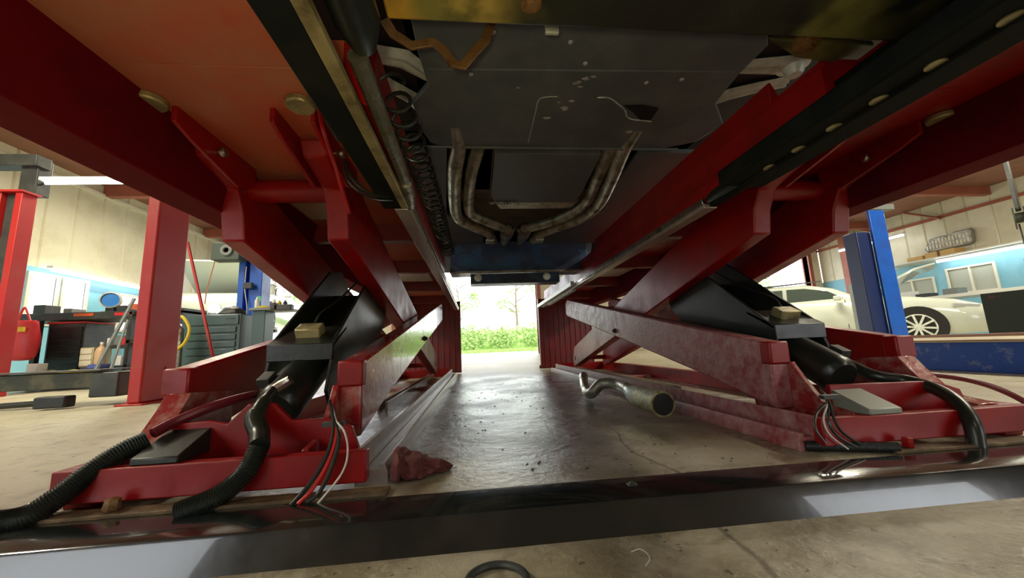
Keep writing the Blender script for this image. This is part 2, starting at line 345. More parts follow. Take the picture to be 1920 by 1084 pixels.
# ---------------------------------------------------------------- scissor lift
CX = .305
armA = [(1.13,.275),(1.13,.065),(1.46,.140),(2.48,.340),(3.72,.575),(3.78,.60),(3.78,.715),(3.70,.745)]
armB = [(3.86,.06),(3.88,.12),(3.82,.26),(1.42,.845),(1.30,.885),(.985,.885),(1.01,.845),(1.15,.812),(1.185,.745),(1.20,.662)]
def lift(side, label):
    S = lambda s: CX+side*s
    t = empty('scissor_lift', (S(.87), 2.5, 0), label, 'scissor lift', 'two halves of the red scissor lift')
    def pr(pts, a, b): return MB().prism(pts, S(a), S(b), 'x')
    def bx(a, b, y0, y1, z0, z1, mb=None): x0, x1 = sorted((S(a), S(b))); return (mb or MB()).box(x0, x1, y0, y1, z0, z1)
    # base
    f = bx(.555, 1.18, .895, .925, .018, .084)
    bx(1.12, 1.18, .925, 4.25, 0, .084, f); bx(.60, 1.12, 4.2, 4.25, 0, .084, f)
    f.build('base_frame', RED, t, bev=.003)
    bx(.50 if side < 0 else .70, 1.22, .852, .893, .001, .009).build('base_plate', MUCK, t, bev=.002)['label'] = 'rusty dirt-caked foot plate'
    f = MB().prism([(S(.59),.0),(S(.515),.0),(S(.515),.028),(S(.523),.045),(S(.533),.045),(S(.533),.034),(S(.568),.034),(S(.572),.083),(S(.582),.083),(S(.59),.07)], .93, 4.15, 'y')
    f.build('guide_rail', RAILM if side < 0 else REDD, t, bev=.001)
    for a in (.76, .80): bx(a, a+.012, 2.0, 4.1, 0, .045).build('track_bar', RAILM, t)
    bx(.60, 1.10, 2.95, 3.03, .001, .02).build('cross_plate', REDD, t)
    # notched mounting plate and wedge stop
    TX = (lambda s_: CX-s_) if side < 0 else (lambda s_: CX-s_+1.74)   # both halves carry the stop block and notches on the same hand
    pr2 = [(1.04,.02),(1.04,.150),(.955,.152),(.912,.142),(.868,.185),(.858,.187),(.838,.150),(.818,.187),(.806,.185),(.765,.143),(.665,.140),(.62,.118),(.60,.06),(.60,.02)]
    if side > 0: pr2 = [(1.04,.02),(1.04,.150),(.70,.145),(.62,.118),(.60,.06),(.60,.02)]
    MB().prism([(TX(a), z) for a, z in pr2], 1.0, 1.015, 'y').build('cylinder_mount', RED, t, bev=.002)
    MB().prism([(.90,.084),(.90,.098),(1.0,.138),(1.0,.084)], TX(1.04), TX(.945), 'x').build('wedge_stop', BLACKS if side < 0 else mat('wedge with painted sheen', (.24, .26, .21), .4), t, bev=.003)['label'] = 'dark wedge-shaped stop block'  # paler grey green on the right wedge paints its reflected light
    # arms
    for a, b in ((.635, .70), (1.095, 1.16)):
        o = pr(armA, a, b).build('scissor_arm', (REDD if side > 0 else REDW) if a < 1 else RED, t, bev=.008)
        cap = bx(a-.003, b+.003, 1.122, 1.17, .205, .279); cap.build('end_cap', RED, o, bev=.007)
        pr([(1.12,.212),(1.09,.17),(1.03,.10),(.94,.085),(.935,.03),(1.3,.03),(1.3,.2)], b-.004 if a < 1 else a-.014, b+.012 if a < 1 else a+.05).build('pivot_lug', REDW, t, bev=.002)
        MB().lathe([(0,0),(.017,0),(.017,.008),(.011,.008),(.011,.02),(0,.02)], (S(a), 2.45, .372), (-side, 0, 0), 6).build('pivot_bolt', DKG, o)
    for a, b in ((.705, .772), (1.02, 1.088)):
        pr(armB, a, b).build('scissor_arm', RED, t, bev=.006)
        for q in (a-.022, b+.006):
            pr([(.875,.905),(.875,.862),(.93,.845),(1.12,.805),(1.20,.84),(1.20,.905)], q, q+.012).build('hanger_plate', RED, t, bev=.002)
        hx = S(a-.045); MB().lathe([(.0,0),(.010,0),(.014,.004),(.014,.012),(.010,.016),(.008,.03)], (hx, 1.02, .862), (side, 0, 0), 14).build('hanger_bolt', STEEL, t)
        MB().lathe([(0,0),(.030,0),(.033,.004),(.033,.014)], (S(1.037 if a > 1 else .707), .85, .884), (0, 0, 1), 24).build('plate_plug', BRASSY, t)
    MB().cyl((S(.772), 1.235, .842), (S(1.02), 1.235, .842), .038, 24).build('cross_tube', RED, t)
    MB().cyl((S(.70), 2.45, .39), (S(1.095), 2.45, .39), .02, 12).build('pivot_shaft', RED, t)
    MB().cyl((S(.70), 3.60, .63), (S(1.095), 3.60, .63), .022, 12).build('roller_shaft', RED, t)
    MB().cyl((S(.70), 3.8, .15), (S(1.095), 3.8, .15), .022, 12).build('roller_shaft', RED, t)
    # hydraulic cylinder and its housing
    ax = Vector((0, .90, .435)).normalized(); HX = -.55 if side < 0 else 1.16; c0 = Vector((HX, 1.10, .155))
    cy = MB().lathe([(0,0),(.045,.002),(.058,.015),(.062,.035),(.062,.36),(.03,.365),(.03,.7),(0,.7)], c0, ax, 28).build('hydraulic_cylinder', BLACKS, t)
    MB().obox(c0+ax*.07+Vector((-.045 if side < 0 else .045, -.02, .05)), (.016,0,0), ax*.024, Vector((0,-.435,.90))*.014).build('port_block', DKG, cy, bev=.002)
    for q in (HX-.098, HX+.088):
        MB().prism([(1.235,.330),(1.235,.285),(1.20,.19),(1.25,.12),(1.36,.13),(1.80,.36),(1.92,.46),(1.95,.55),(1.92,.64),(1.84,.69),(1.70,.665)], q, q+.010, 'x').build('housing_plate', BLACKS, t, bev=.002)
    MB().prism([(1.23,.335),(1.23,.283),(1.24,.283),(1.24,.322),(1.36,.385),(1.36,.397)], HX-.098, HX+.098, 'x').build('housing_front', BLACKS, t, bev=.002)
    MB().prism([(1.50,.40),(1.74,.56),(1.74,.55),(1.52,.39)], HX-.09, HX+.09, 'x').build('housing_floor', BLACK, t)
    lk = MB().obox((HX+.005, 1.29, .378), (.038,0,0), Vector((0,.9,.47))*.026, Vector((0,-.47,.9))*.018); o = lk.build('latch_block', BRASSY, t, bev=.004); o['label'] = 'small dirty brass coloured latch block'
    MB().tube(spline([(HX+.01, 1.31, .405), (HX+.015, 1.35, .445), (HX+.02, 1.5, .51), (HX+.03, 1.72, .63)], 6), .004, 6).build('latch_cable', HOSE, t)
    # runway: outer channel, deck and inner wall
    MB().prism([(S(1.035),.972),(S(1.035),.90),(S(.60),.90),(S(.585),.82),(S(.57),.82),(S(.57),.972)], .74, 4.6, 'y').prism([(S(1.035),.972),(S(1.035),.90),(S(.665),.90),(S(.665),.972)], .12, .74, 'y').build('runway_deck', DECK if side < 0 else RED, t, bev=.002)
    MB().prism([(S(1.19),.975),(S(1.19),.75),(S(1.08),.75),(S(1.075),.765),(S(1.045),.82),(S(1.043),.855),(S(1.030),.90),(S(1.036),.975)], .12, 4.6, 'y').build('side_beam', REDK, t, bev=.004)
    MB().prism([(S(.566),1.03),(S(.574),1.03),(S(.60),.975),(S(.572),.915),(S(.562),.93)], .90, 2.5, 'y').build('inner_skirt', RED, t, bev=.003)
    MB().prism([(S(.535),.93),(S(.545),.935),(S(.565),.93),(S(.565),.80),(S(.535),.785),(S(.523),.79),(S(.520),.83),(S(.531),.85),(S(.535),.86)] if side > 0 else [(S(.50),.95),(S(.51),.955),(S(.565),.95),(S(.565),.82),(S(.505),.80),(S(.495),.82),(S(.492),.85),(S(.50),.87)], .72, 2.45, 'y').build('side_panel', RED, t, bev=.002)
    for y in (1.75, 2.5, 3.3, 4.2): bx(.60, 1.05, y, y+.05, .82, .90).build('deck_crossmember', RAMP, t, bev=.003)
    bx(.66, 1.0, 2.6, 3.2, .885, .899).build('slip_plate', ALU, t)
    bx(.78, 1.0, 1.34, 1.62, .880, .899).build('deck_light_patch', mat('tan deck light', (.42, .30, .19), .5), t, bev=.002)  # added plate, its tan stands in for light reflected on the deck underside
    # rail the jack rolls on
    jr = MB().prism([(S(.585),.75),(S(.525),.75),(S(.525),.768),(S(.575),.768),(S(.575),.90),(S(.585),.90)], .12, 1.16 if side < 0 else 1.0, 'y')
    jr.build('jack_rail', BLACK, t, bev=.002)
    bx(.505, .527, .12, 1.14, .742, .758).build('rail_edge', BRASSY if side < 0 else BLACK, t, bev=.002)  # brassy colour on the left paints the lit rail edge
    if side < 0:
        MB().tube([(S(.466), .12, .785), (S(.468), .50, .79), (S(.472), .55, .79)], [.036, .034, .02], 20).build('rail_cylinder', BLACKS, t)
        MB().tube([(S(.482), .55, .772), (S(.490), 1.06, .768), (S(.505), 1.17, .765)], .016, 14).build('cylinder_rod', PIPE, t)
        MB().tube([(S(.489), 1.0, .767), (S(.494), 1.08, .766)], .019, 14).build('rod_collar', STEEL, t)
    else:
        b = bx(.44, .545, .12, 1.0, .75, .80); b.build('rail_cover', BLACK, t, bev=.01)
        MB().tube([(S(.515), .85, .773), (S(.53), 1.12, .775), (S(.53), 1.16, .775)], [.03, .03, .022], 20).build('rail_cylinder', BLACKS, t)
        for k in range(7):
            y = .30+k*.088
            MB().lathe([(0,0),(.015,0),(.015,.003),(0,.003)], (S(.50), y*1.05, .7475), (0, 0, 1), 20).build('lit_hole_disc', BRASSY, t)  # yellowish disc paints the light seen in each rail hole
    bx(.505, .555, 1.17, 4.45, .75, .765).build('roller_rail', RAILM, t, bev=.003)
    bx(.50, .512, 1.17, 4.5, .764, .785).build('rail_lip', STEEL, t, bev=.002)
    if side > 0:
        mb = MB()
        for k in range(16): mb.cyl((S(.512), 3.05+k*.07, .748), (S(.545), 3.05+k*.07, .748), .014, 8)
        mb.box(min(S(.512),S(.545)), max(S(.512),S(.545)), 3.0, 4.15, .752, .764).build('roller_chain', ALU, t)
        MB().box(S(.47), S(.50), 2.9, 4.6, .76, .80).build('rack_strip', ALU, t, bev=.003)
    # drive-on ramp hanging down at the far end
    x0, x1 = sorted((S(.49), S(1.17))); mb = MB(); p = []; n = 10
    for k in range(n):
        a = x0+(x1-x0)*k/n; d = (x1-x0)/n; p += [(a, 4.62), (a+d*.7, 4.62), (a+d*.75, 4.612), (a+d*.95, 4.612)]
    p += [(x1, 4.62), (x1, 4.68), (x0, 4.68)]
    mb.prism(p, .03, .88, 'z'); mb.build('ramp', RAMP, t, bev=.002)
    MB().cyl((x0-.02, 4.64, .03), (x1, 4.64, .03), .022, 12).build('ramp_roller', RAMP, t)
    return t
LL = lift(-1, 'left half of the red scissor lift, two ribbed hoses beside it')
LR = lift(1, 'right half of the red scissor lift, beside the cut exhaust pipe')
# control cables under the left deck
mb = MB()
for k in range(3): mb.tube(spline([(-.32-.012*k, .14, .885), (-.335-.01*k, .5, .885), (-.345-.008*k, .83, .885), (-.35, .95, .86)], 6), .004, 6)
mb.build('deck_cable', DKG, LL)
MB().tube(spline([(-0.360,0.850,0.895), (-0.340,0.827,0.818), (-0.335,0.883,0.769), (-0.330,0.926,0.719), (-0.325,0.975,0.667)], 6), .005, 8).build('sense_pipe', RED, LL)
MB().tube(spline([(-0.330,0.940,0.799), (-0.300,0.913,0.735), (-0.260,0.960,0.712), (-0.230,1.200,0.805)], 8), .004, 8).tube(spline([(-0.330,0.933,0.788), (-0.300,0.895,0.716), (-0.260,0.951,0.698), (-0.230,1.173,0.785)], 8), .003, 8).build('loop_cable', HOSE, LL)

# ---------------------------------------------------------------- beams between the runways
t = empty('jack_beam', (.3, .55, .88), 'dark cross beam stained orange-brown, nearest overhead', 'cross beam')
MB().prism([(.44,.885),(.59,.88),(.60,.90),(.60,1.02),(.44,1.02)], -.14, .93, 'x').build('beam', STAIN, t, bev=.004)
o = MB().tube([(.11,.545,.880),(.11,.545,.869)], [.012,.011], 6).tube([(.11,.545,.881),(.11,.545,.877)], .018, 16).build('bolt', RUST, t)
br = [(-0.171,0.700,0.983), (-0.153,0.700,0.951), (-0.116,0.700,0.925), (-0.073,0.700,0.935), (-0.051,0.700,0.918), (-0.031,0.700,0.886), (-0.011,0.700,0.882), (0.012,0.700,0.915), (0.037,0.700,0.944), (0.053,0.700,0.989)]
pts = [Vector(p) for p in br]; mb = MB(); rings = []
for i, p in enumerate(pts):
    d = (pts[min(i+1, 9)]-pts[max(i-1, 0)]).normalized(); n_ = Vector((-d.z, 0, d.x))*.010
    rings.append([p+n_, p+n_+Vector((0,-.006,0)), p-n_+Vector((0,-.006,0)), p-n_])
mb.ring(rings).build('bent_bracket', RUST, t, bev=.001)['label'] = 'wavy bent rusty brown bracket'
MB().box(.165, .195, .68, .69, .955, 1.03).build('tab', ALU, t, bev=.003)['label'] = 'pale hanging tab'
MB().prism([(0.633,0.638,0.920)[:2], (0.893,0.644,0.920)[:2], (0.843,0.696,0.920)[:2], (0.738,0.684,0.920)[:2]], .92, .935, 'z').build('end_bracket', STAIN, t, bev=.003)
MB().lathe([(0,0),(.012,0),(.012,.008),(.018,.01),(.018,.014),(.026,.016),(.026,.028)], (0.720,0.636,0.893), (0,0,1), 12).build('bolt', RUST, t)
t = empty('jack_beam', (.3, 2.95, .88), 'black cross beam far back with painted blue light and a pale lower lip', 'cross beam')
MB().prism([(2.90,.895),(2.90,1.14),(2.93,1.15),(3.12,1.15),(3.12,.895)], -.19, .93, 'x').build('beam', BLUELIT, t, bev=.004)
MB().box(-.19, .93, 2.88, 2.90, .882, .897).build('lip', STEEL, t, bev=.002)
MB().box(-.03, .69, 2.91, 3.05, .80, .88).build('lower_box', BLUELIT, t, bev=.004)
for x in (.03, .58): MB().lathe([(0,0),(.03,0),(.03,.03),(0,.03)], (x, 2.89, .845), (0,1,0), 16).build('knob', ALU, t)

# ---------------------------------------------------------------- coiled air hose along the left rail
A = [Vector(p) for p in ((-.175,.74,.875), (-.165,.86,.865), (-.155,1.1,.862), (-.15,1.45,.865), (-.155,2.2,.885))]
sp = spline(A, 40); tot = len(sp); pts = []; turns = 27
N = turns*14
for k in range(N+1):
    u = k/N; yy = .745+u*(2.2-.745); q = next(i_ for i_, p_ in enumerate(sp) if p_.y >= yy or i_ == tot-1); q = max(q, 1); p = sp[q-1].lerp(sp[q], min(1, max(0, (yy-sp[q-1].y)/max(sp[q].y-sp[q-1].y, 1e-6)))); a = 2*math.pi*turns*u
    pts.append(p+Vector((math.cos(a)*.034, 0, math.sin(a)*.034)))
tag(MB().tube(pts, .0048, 8).build('coiled_air_hose', BLACKS), 'black coiled air hose stretched along the left runway', 'air hose')

# ---------------------------------------------------------------- car on the lift, seen from below
car = empty('car', (.305, 2.0, .97), 'car raised overhead on the lift, its dark underside and exhaust in view', 'car')
ZT = 1.12
def panel(name, pts, z0, z1, m=TRAY, bev=.002): return MB().prism(pts, z0, z1, 'z').build(name, m, car, bev=bev)
front = [(-.14,.30),(-.14,.93),(-.128,1.07),(-.19,1.16),(-.185,1.30),(-.16,1.40),(-.10,1.44),(.80,1.44),(.95,1.37),(.98,1.24),(.868,1.12),(.852,.98),(.856,.865),(.80,.80),(.80,.30)]
tr = panel('front_undertray', front, ZT, ZT+.02)
tb = MB().tube(spline([(-.32,1.43,ZT),(.2,1.425,ZT-.004),(.9,1.43,ZT)], 6), .006, 8).build('tray_ridge', TRAY, tr)
MB().tube([(-.12,1.0,ZT+.002),(.3,.985,ZT-.001),(.83,.97,ZT+.002)], .0035, 8).build('tray_crease', TRAY, tr)
MB().tube(spline([(0.293,1.103,1.118), (0.259,1.106,1.118), (0.233,1.124,1.118), (0.233,1.202,1.118), (0.234,1.389,1.118)], 5), .0014, 6).build('hatch_seam', ALU, tr)
MB().add([(0.535,1.139,1.118), (0.605,1.134,1.118), (0.674,1.149,1.118), (0.677,1.222,1.118), (0.634,1.220,1.118), (0.586,1.176,1.118)], [(0,1,2,3,4,5)]).build('torn_hole', DARKV, tr)
MB().tube(spline([(0.428,1.095,1.112), (0.468,1.093,1.110), (0.512,1.122,1.108), (0.549,1.156,1.110), (0.583,1.199,1.108), (0.680,1.222,1.112)], 5), [.0018,.003,.0022,.0035,.002,.0028,.0016,.003,.0024,.0036,.0018,.003,.0022]*2, 5).build('torn_edge', SCUFF, tr)
for k, (x, y, a) in enumerate(((1082,160,.018),(1100,150,.014),(1118,144,.010),(1085,150,.01),(1090,165,.009),(1060,200,.012),(1065,212,.016),(1050,205,.008),(1075,190,.009),(1180,246,.014),(1190,238,.009),(1020,222,.016),(1046,222,.011))):
    pass
def blot(px, s, rr):
    c = Vector(px); n = 9; return [(c.x+math.cos(6.283*i/n)*s*rr.uniform(.5,1.2)*1.5, c.y+math.sin(6.283*i/n)*s*rr.uniform(.4,1.1)) for i in range(n)]
rr = random.Random(4)
for p, s in (((0.343,1.038,1.119),.009),((0.365,1.018,1.119),.008),((0.386,1.008,1.119),.006),((0.358,1.055,1.119),.005),((0.336,1.167,1.119),.010),((0.306,1.134,1.119),.004),((0.349,1.126,1.119),.006),((0.280,1.224,1.119),.008),((0.629,1.304,1.119),.009),((0.158,1.068,1.119),.004)):
    MB().prism(blot(p, s*1.15, rr), ZT-.001, ZT+.001, 'z').build('scuff', SCUFF, tr)
for p in ((0.345,0.956,1.118), (0.007,1.014,1.118), (0.678,1.009,1.118), (0.569,1.028,1.118), (0.282,0.881,1.118), (0.068,0.860,1.118), (-0.036,1.383,1.118)):
    MB().lathe([(0,0),(.005,.0),(.007,.002),(.007,.006)], (p[0], p[1], ZT-.003), (0,0,1), 12).build('fastener', SCUFF, tr)
# centre and side panels behind the ridge
panel('centre_panel', [(.10,1.46),(.565,1.46),(.60,1.9),(.58,2.0),(.14,2.0),(.10,1.9)], ZT-.012, ZT+.01)
panel('side_panel', [(-.45,1.46),(-.10,1.46),(-.11,1.6),(-.16,2.2),(-.06,2.45),(.08,2.6),(.08,2.9),(-.45,2.9)], ZT, ZT+.02)
panel('side_panel', [(1.06,1.46),(.74,1.46),(.76,1.9),(.82,2.15),(.66,2.42),(.52,2.6),(.52,2.9),(1.06,2.9)], ZT, ZT+.02)
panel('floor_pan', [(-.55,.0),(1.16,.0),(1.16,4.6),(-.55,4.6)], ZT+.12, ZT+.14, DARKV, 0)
panel('tunnel_shield', [(.10,1.45),(.16,1.45),(.16,2.1),(.10,2.1)], ZT+.05, ZT+.06, HEAT)
panel('heat_shield', [(-.09,2.0),(.70,2.0),(.6,2.75),(.05,2.75)], ZT+.06, ZT+.07, HEAT, .004)
panel('subframe', [(.12,2.0),(.62,2.0),(.60,2.12),(.16,2.12)], ZT-.005, ZT+.04, EXH, .01)
def ex(path, r): return MB().tube(spline([Vector(p) for p in path], 8), r, 16).build('exhaust_pipe', EXH, car)
ex([(-.055,1.30,1.15),(-.05,1.45,1.14),(-.075,1.62,1.105),(-.095,1.95,1.10),(-.09,2.2,1.10),(-.02,2.36,1.10),(.10,2.52,1.10),(.15,2.72,1.10)], .034)
ex([(.03,1.30,1.16),(.035,1.45,1.15),(.00,1.65,1.115),(-.02,1.95,1.105),(-.01,2.16,1.105),(.08,2.28,1.10),(.19,2.40,1.10),(.25,2.55,1.10)], .030)
ex([(.665,1.30,1.15),(.67,1.45,1.14),(.70,1.7,1.11),(.735,2.0,1.10),(.70,2.25,1.10),(.58,2.42,1.10),(.48,2.60,1.10),(.46,2.75,1.10)], .034)
ex([(.60,1.30,1.16),(.61,1.45,1.15),(.63,1.7,1.12),(.66,2.0,1.11),(.60,2.2,1.105),(.50,2.33,1.10),(.38,2.45,1.10),(.35,2.55,1.10)], .030)
for x in (.235, .355): MB().lathe([(.03,0),(.048,.02),(.048,.14),(.034,.2),(.034,.3)], (x, 2.42, 1.09), (0,1,.0), 20).build('muffler', STEEL, car)
for x in (.12, .49): MB().box(x-.03, x+.03, 2.60, 2.68, 1.06, 1.075).build('hanger_bracket', ALU, car, bev=.003)
mb = MB()
for k in range(26): mb.add([Vector((.10+k*.006, 1.98+.012*(k % 3), 1.10))+Vector(d)*.008 for d in ((1,0,0),(-1,1,0),(-1,-1,0),(0,0,1.5))], [(0,1,2),(0,1,3),(1,2,3),(0,2,3)])
mb.build('wiring_clips', EXH, car)
# aluminium suspension arms either side
def armstrip(path, wd, z, m=ALU, nm='control_arm'):
    rings = []; P = [Vector(p) for p in path]
    for i, p in enumerate(P):
        d = (P[min(i+1, len(P)-1)]-P[max(i-1, 0)]).normalized(); n_ = Vector((0,0,1)).cross(d).normalized(); w_ = wd[i] if isinstance(wd, list) else wd
        rings.append([p+n_*w_+Vector((0,0,.01)), p+n_*w_*.35-Vector((0,0,.006)), p+Vector((0,0,.003)), p-n_*w_*.35-Vector((0,0,.006)), p-n_*w_+Vector((0,0,.01)), p+Vector((0,0,.03))])
    return MB().ring(rings).build(nm, m, car, bev=.003)
armstrip([(-.48,1.05,1.21),(-.30,1.055,1.205),(-.20,1.07,1.20),(-.13,1.14,1.2)], [.04,.04,.045,.03], 0)
armstrip([(-.48,1.10,1.21),(-.29,1.175,1.20),(-.20,1.26,1.20),(-.17,1.36,1.2)], [.035,.035,.035,.02], 0)
armstrip([(1.13,1.03,1.20),(1.06,1.04,1.20),(.95,1.05,1.20),(.88,1.05,1.20)], [.05,.045,.035,.03], 0)
armstrip([(1.16,1.12,1.205),(1.06,1.15,1.20),(.98,1.19,1.20),(.93,1.23,1.20)], [.03,.032,.035,.035], 0)
MB().lathe([(0,0),(.02,0),(.028,.01),(.032,.03),(.05,.035)], (1.10, 1.03, 1.165), (0,0,1), 20).build('ball_joint', ALU, car)
panel('arch_liner', [(-1.0,.0),(-.18,.0),(-.18,1.48),(-1.0,1.48)], ZT+.10, ZT+.11, RUB, 0)
panel('arch_liner', [(.86,.0),(1.62,.0),(1.62,1.48),(.86,1.48)], ZT+.10, ZT+.11, RUB, 0)
for nm, x, y in (('front', -.55, .55), ('front', 1.16, .55), ('rear', -.53, 3.35), ('rear', 1.14, 3.35)):
    s = -1 if x < 0 else 1
    wh = MB().lathe([(.24,-.11),(.31,-.10),(.33,-.07),(.335,0),(.33,.07),(.31,.10),(.24,.11),(.2,.1)], (x, y, .982+.335), (1,0,0), 40).build('wheel', RUB, car)
    MB().lathe([(0,0),(.06,0),(.22,.015),(.24,.02),(.24,.01)], (x+s*.09, y, .982+.335), (s,0,0), 24).build('rim', ALU, wh)
# body shell above
def carloft(st, name, m, parent, frame=None):    # stations: y, half width, z low, z belt, z top, top half width
    rings = []
    for (y, hw, zl, zb, zt, tw) in st:
        ring = [(-hw*.86,zl),(-hw*.98,zl+.08),(-hw,(zl+zb)/2),(-hw*.97,zb),(-tw,max(zt-.03,zb)),(-tw*.8,zt),(tw*.8,zt),(tw,max(zt-.03,zb)),(hw*.97,zb),(hw,(zl+zb)/2),(hw*.98,zl+.08),(hw*.86,zl)]
        rings.append([(p[0], y, p[1]) for p in ring])
    if frame: rings = [[frame @ Vector(p) for p in r] for r in rings]
    return MB().ring(rings).build(name, m, parent, ang=40)
carloft([(y_, hw, zl+.97, zb+.97, zt+.97, tw) for y_, hw, zl, zb, zt, tw in [(-.35,.60,.35,.6,.62,.5),(-.2,.82,.27,.68,.70,.7),(.55,.88,.27,.78,.82,.75),(1.2,.9,.27,.85,.9,.75),(1.9,.9,.27,.9,1.38,.6),(2.7,.9,.27,.92,1.40,.6),(3.5,.9,.27,.95,1.1,.65),(4.1,.84,.3,.9,1.0,.65),(4.25,.75,.4,.85,.9,.6)]], 'body', WCAR, car, Matrix.Translation((CX,0,0)))

# ---------------------------------------------------------------- black hose cover strip on the floor in front
st = MB().prism([(.7385,LOW),(.717,LOW),(.7345,-.004),(.737,.001),(.741,.0025),(.846,.0022),(.848,.0),(.7385,.0)], -3.2, 3.6, 'x')
o = st.build('floor_strip', STRIP); tag(o, 'long black painted steel edge strip along the step in front of the lift', 'floor strip')
tag(MB().tube([Vector((0.021,0.613,-0.047))+Vector((math.cos(a/5)*.046, math.sin(a/5)*.046, 0)) for a in range(33)], .0055, 8, cap=True).build('drain_ring', DKG), 'black round ring on the floor at the bottom edge', 'ring')
tag(MB().tube(spline([(0.250,0.663,-0.051), (0.265,0.665,-0.049), (0.272,0.653,-0.049), (0.270,0.637,-0.050), (0.256,0.622,-0.051)], 6), .0010, 6).build('string', WHT), 'short curled white string on the floor in front of the black strip', 'string')

# ---------------------------------------------------------------- hoses
t = empty('hydraulic_hose', (-.75,.95,0), 'thick ribbed black hose at far left, from the base to the floor strip', 'hose', 'hoses')
corrug([(-0.748,0.960,0.124),(-0.779,0.930,0.106),(-0.810,0.900,0.074),(-0.839,0.870,0.038),(-0.880,0.850,0.014),(-.99,.83,.02),(-1.2,.83,.022)], .0225, .0046, .10).build('conduit', HOSE, t)
MB().tube(spline([(-0.739,0.960,0.139), (-0.722,1.000,0.156), (-0.679,1.060,0.180), (-0.640,1.150,0.193), (-0.643,1.300,0.186)], 6), .012, 10).build('inner_line', HOSER, t)['label'] = 'dark red inner hose'
t = empty('hydraulic_hose', (-.52,1.0,0), 'ribbed black hose from the left cylinder curling to the floor strip', 'hose', 'hoses')
P0 = [(-0.535,1.060,0.212), (-0.528,1.000,0.185), (-0.527,0.970,0.156), (-0.505,0.950,0.127), (-0.477,0.900,0.107), (-0.489,0.880,0.062), (-0.528,0.860,0.026), (-0.590,0.845,0.005)]
MB().tube(spline(P0[:5], 6), [.014]*5+[.017]*5+[.022]*9+[.021]*6, 14).build('sleeve', HOSE, t)
corrug(P0[4:], .0215, .0046, .10).build('conduit', HOSE, t)
MB().tube([(-0.535,1.060,0.212), (-0.517,1.070,0.224), (-0.497,1.070,0.237)], [.013,.015,.012], 8).build('fitting', STEEL, t, ang=20)['label'] = 'brass coloured end fitting'
t = empty('hydraulic_hose', (1.3,1.0,0), 'smooth black hose from the right cylinder arching down to the floor strip', 'hose', 'hoses')
MB().tube(spline([(1.254,1.220,0.216), (1.268,1.180,0.191), (1.268,1.100,0.157), (1.316,1.050,0.142), (1.317,0.980,0.124), (1.283,0.910,0.095), (1.254,0.872,0.053), (1.239,0.862,-0.002)], 8), .0175, 14).build('conduit', HOSE, t)
MB().tube([(1.246,1.240,0.231), (1.273,1.210,0.208)], [.022,.022], 8).build('fitting', DKG, t, ang=20)
tag(MB().tube(spline([(1.340,1.160,0.162), (1.507,1.120,0.146), (1.602,1.080,0.122), (1.680,1.050,0.078), (1.726,1.000,0.007)], 8), .009, 10).build('control_hose', HOSER), 'thin dark red hose running off the right half to the right edge', 'hose')
t = empty('ribbed_conduit', (.93,.88,0), 'short ribbed black conduit on the floor by the right guide rail', 'conduit')
corrug([(.835,.93,.014),(.90,.905,.014),(.96,.885,.014),(1.02,.862,.014)], .0125, .004, .10).build('conduit', RUB, t)
def bundle(label, top, ends, cols, rr):
    t = empty('wire_bundle', Vector(top[0])*1.0, label, 'wires')
    for k, e in enumerate(ends): MB().tube(spline([top[0], top[1]]+e, 8), rr[k], 7).build('wire', cols[k % len(cols)], t)
    return t
bt = [(-0.377,1.020,0.181), (-0.334,0.930,0.155)]
t = bundle('bundle of black, red and white wires tied at the left mounting plate', bt, [
    [(-0.316,0.880,0.121), (-0.332,0.870,0.070), (-0.358,0.860,0.028), (-0.381,0.845,0.002)], [(-0.310,0.880,0.120), (-0.322,0.870,0.069), (-0.347,0.860,0.024), (-0.368,0.845,0.003)],
    [(-0.303,0.880,0.120), (-0.311,0.870,0.068), (-0.331,0.860,0.020), (-0.351,0.845,0.005)], [(-0.292,0.880,0.130), (-0.281,0.870,0.088), (-0.290,0.860,0.049), (-0.329,0.845,0.001)],
    [(-0.315,0.885,0.120), (-0.329,0.875,0.068), (-0.355,0.865,0.023), (-0.377,0.848,0.002)]], [HOSE, REDP, HOSE, WHT, WHT], [.0045, .004, .0045, .0022, .0022])
MB().obox((-0.331,0.925,0.141), (.024,0,0), (0,.008,0), (0,0,.005)).build('cable_tie', DKG, t)
bt = [(0.993,1.020,0.137), (0.913,0.920,0.125)]
t = bundle('bundle of black and white wires tied at the right base end', bt, [
    [(0.855,0.900,0.098), (0.832,0.885,0.064), (0.847,0.880,0.030)], [(0.862,0.890,0.087), (0.867,0.885,0.049), (0.910,0.885,0.012)],
    [(0.875,0.890,0.086), (0.884,0.885,0.048), (0.941,0.885,0.010)], [(0.889,0.890,0.092), (0.903,0.885,0.051), (0.967,0.880,0.006)]], [HOSE, WHT, HOSE, HOSE], [.003, .0022, .0035, .0035])
MB().obox((0.924,0.925,0.132), (.024,0,0), (0,.008,0), (0,0,.005)).build('cable_tie', DKG, t)

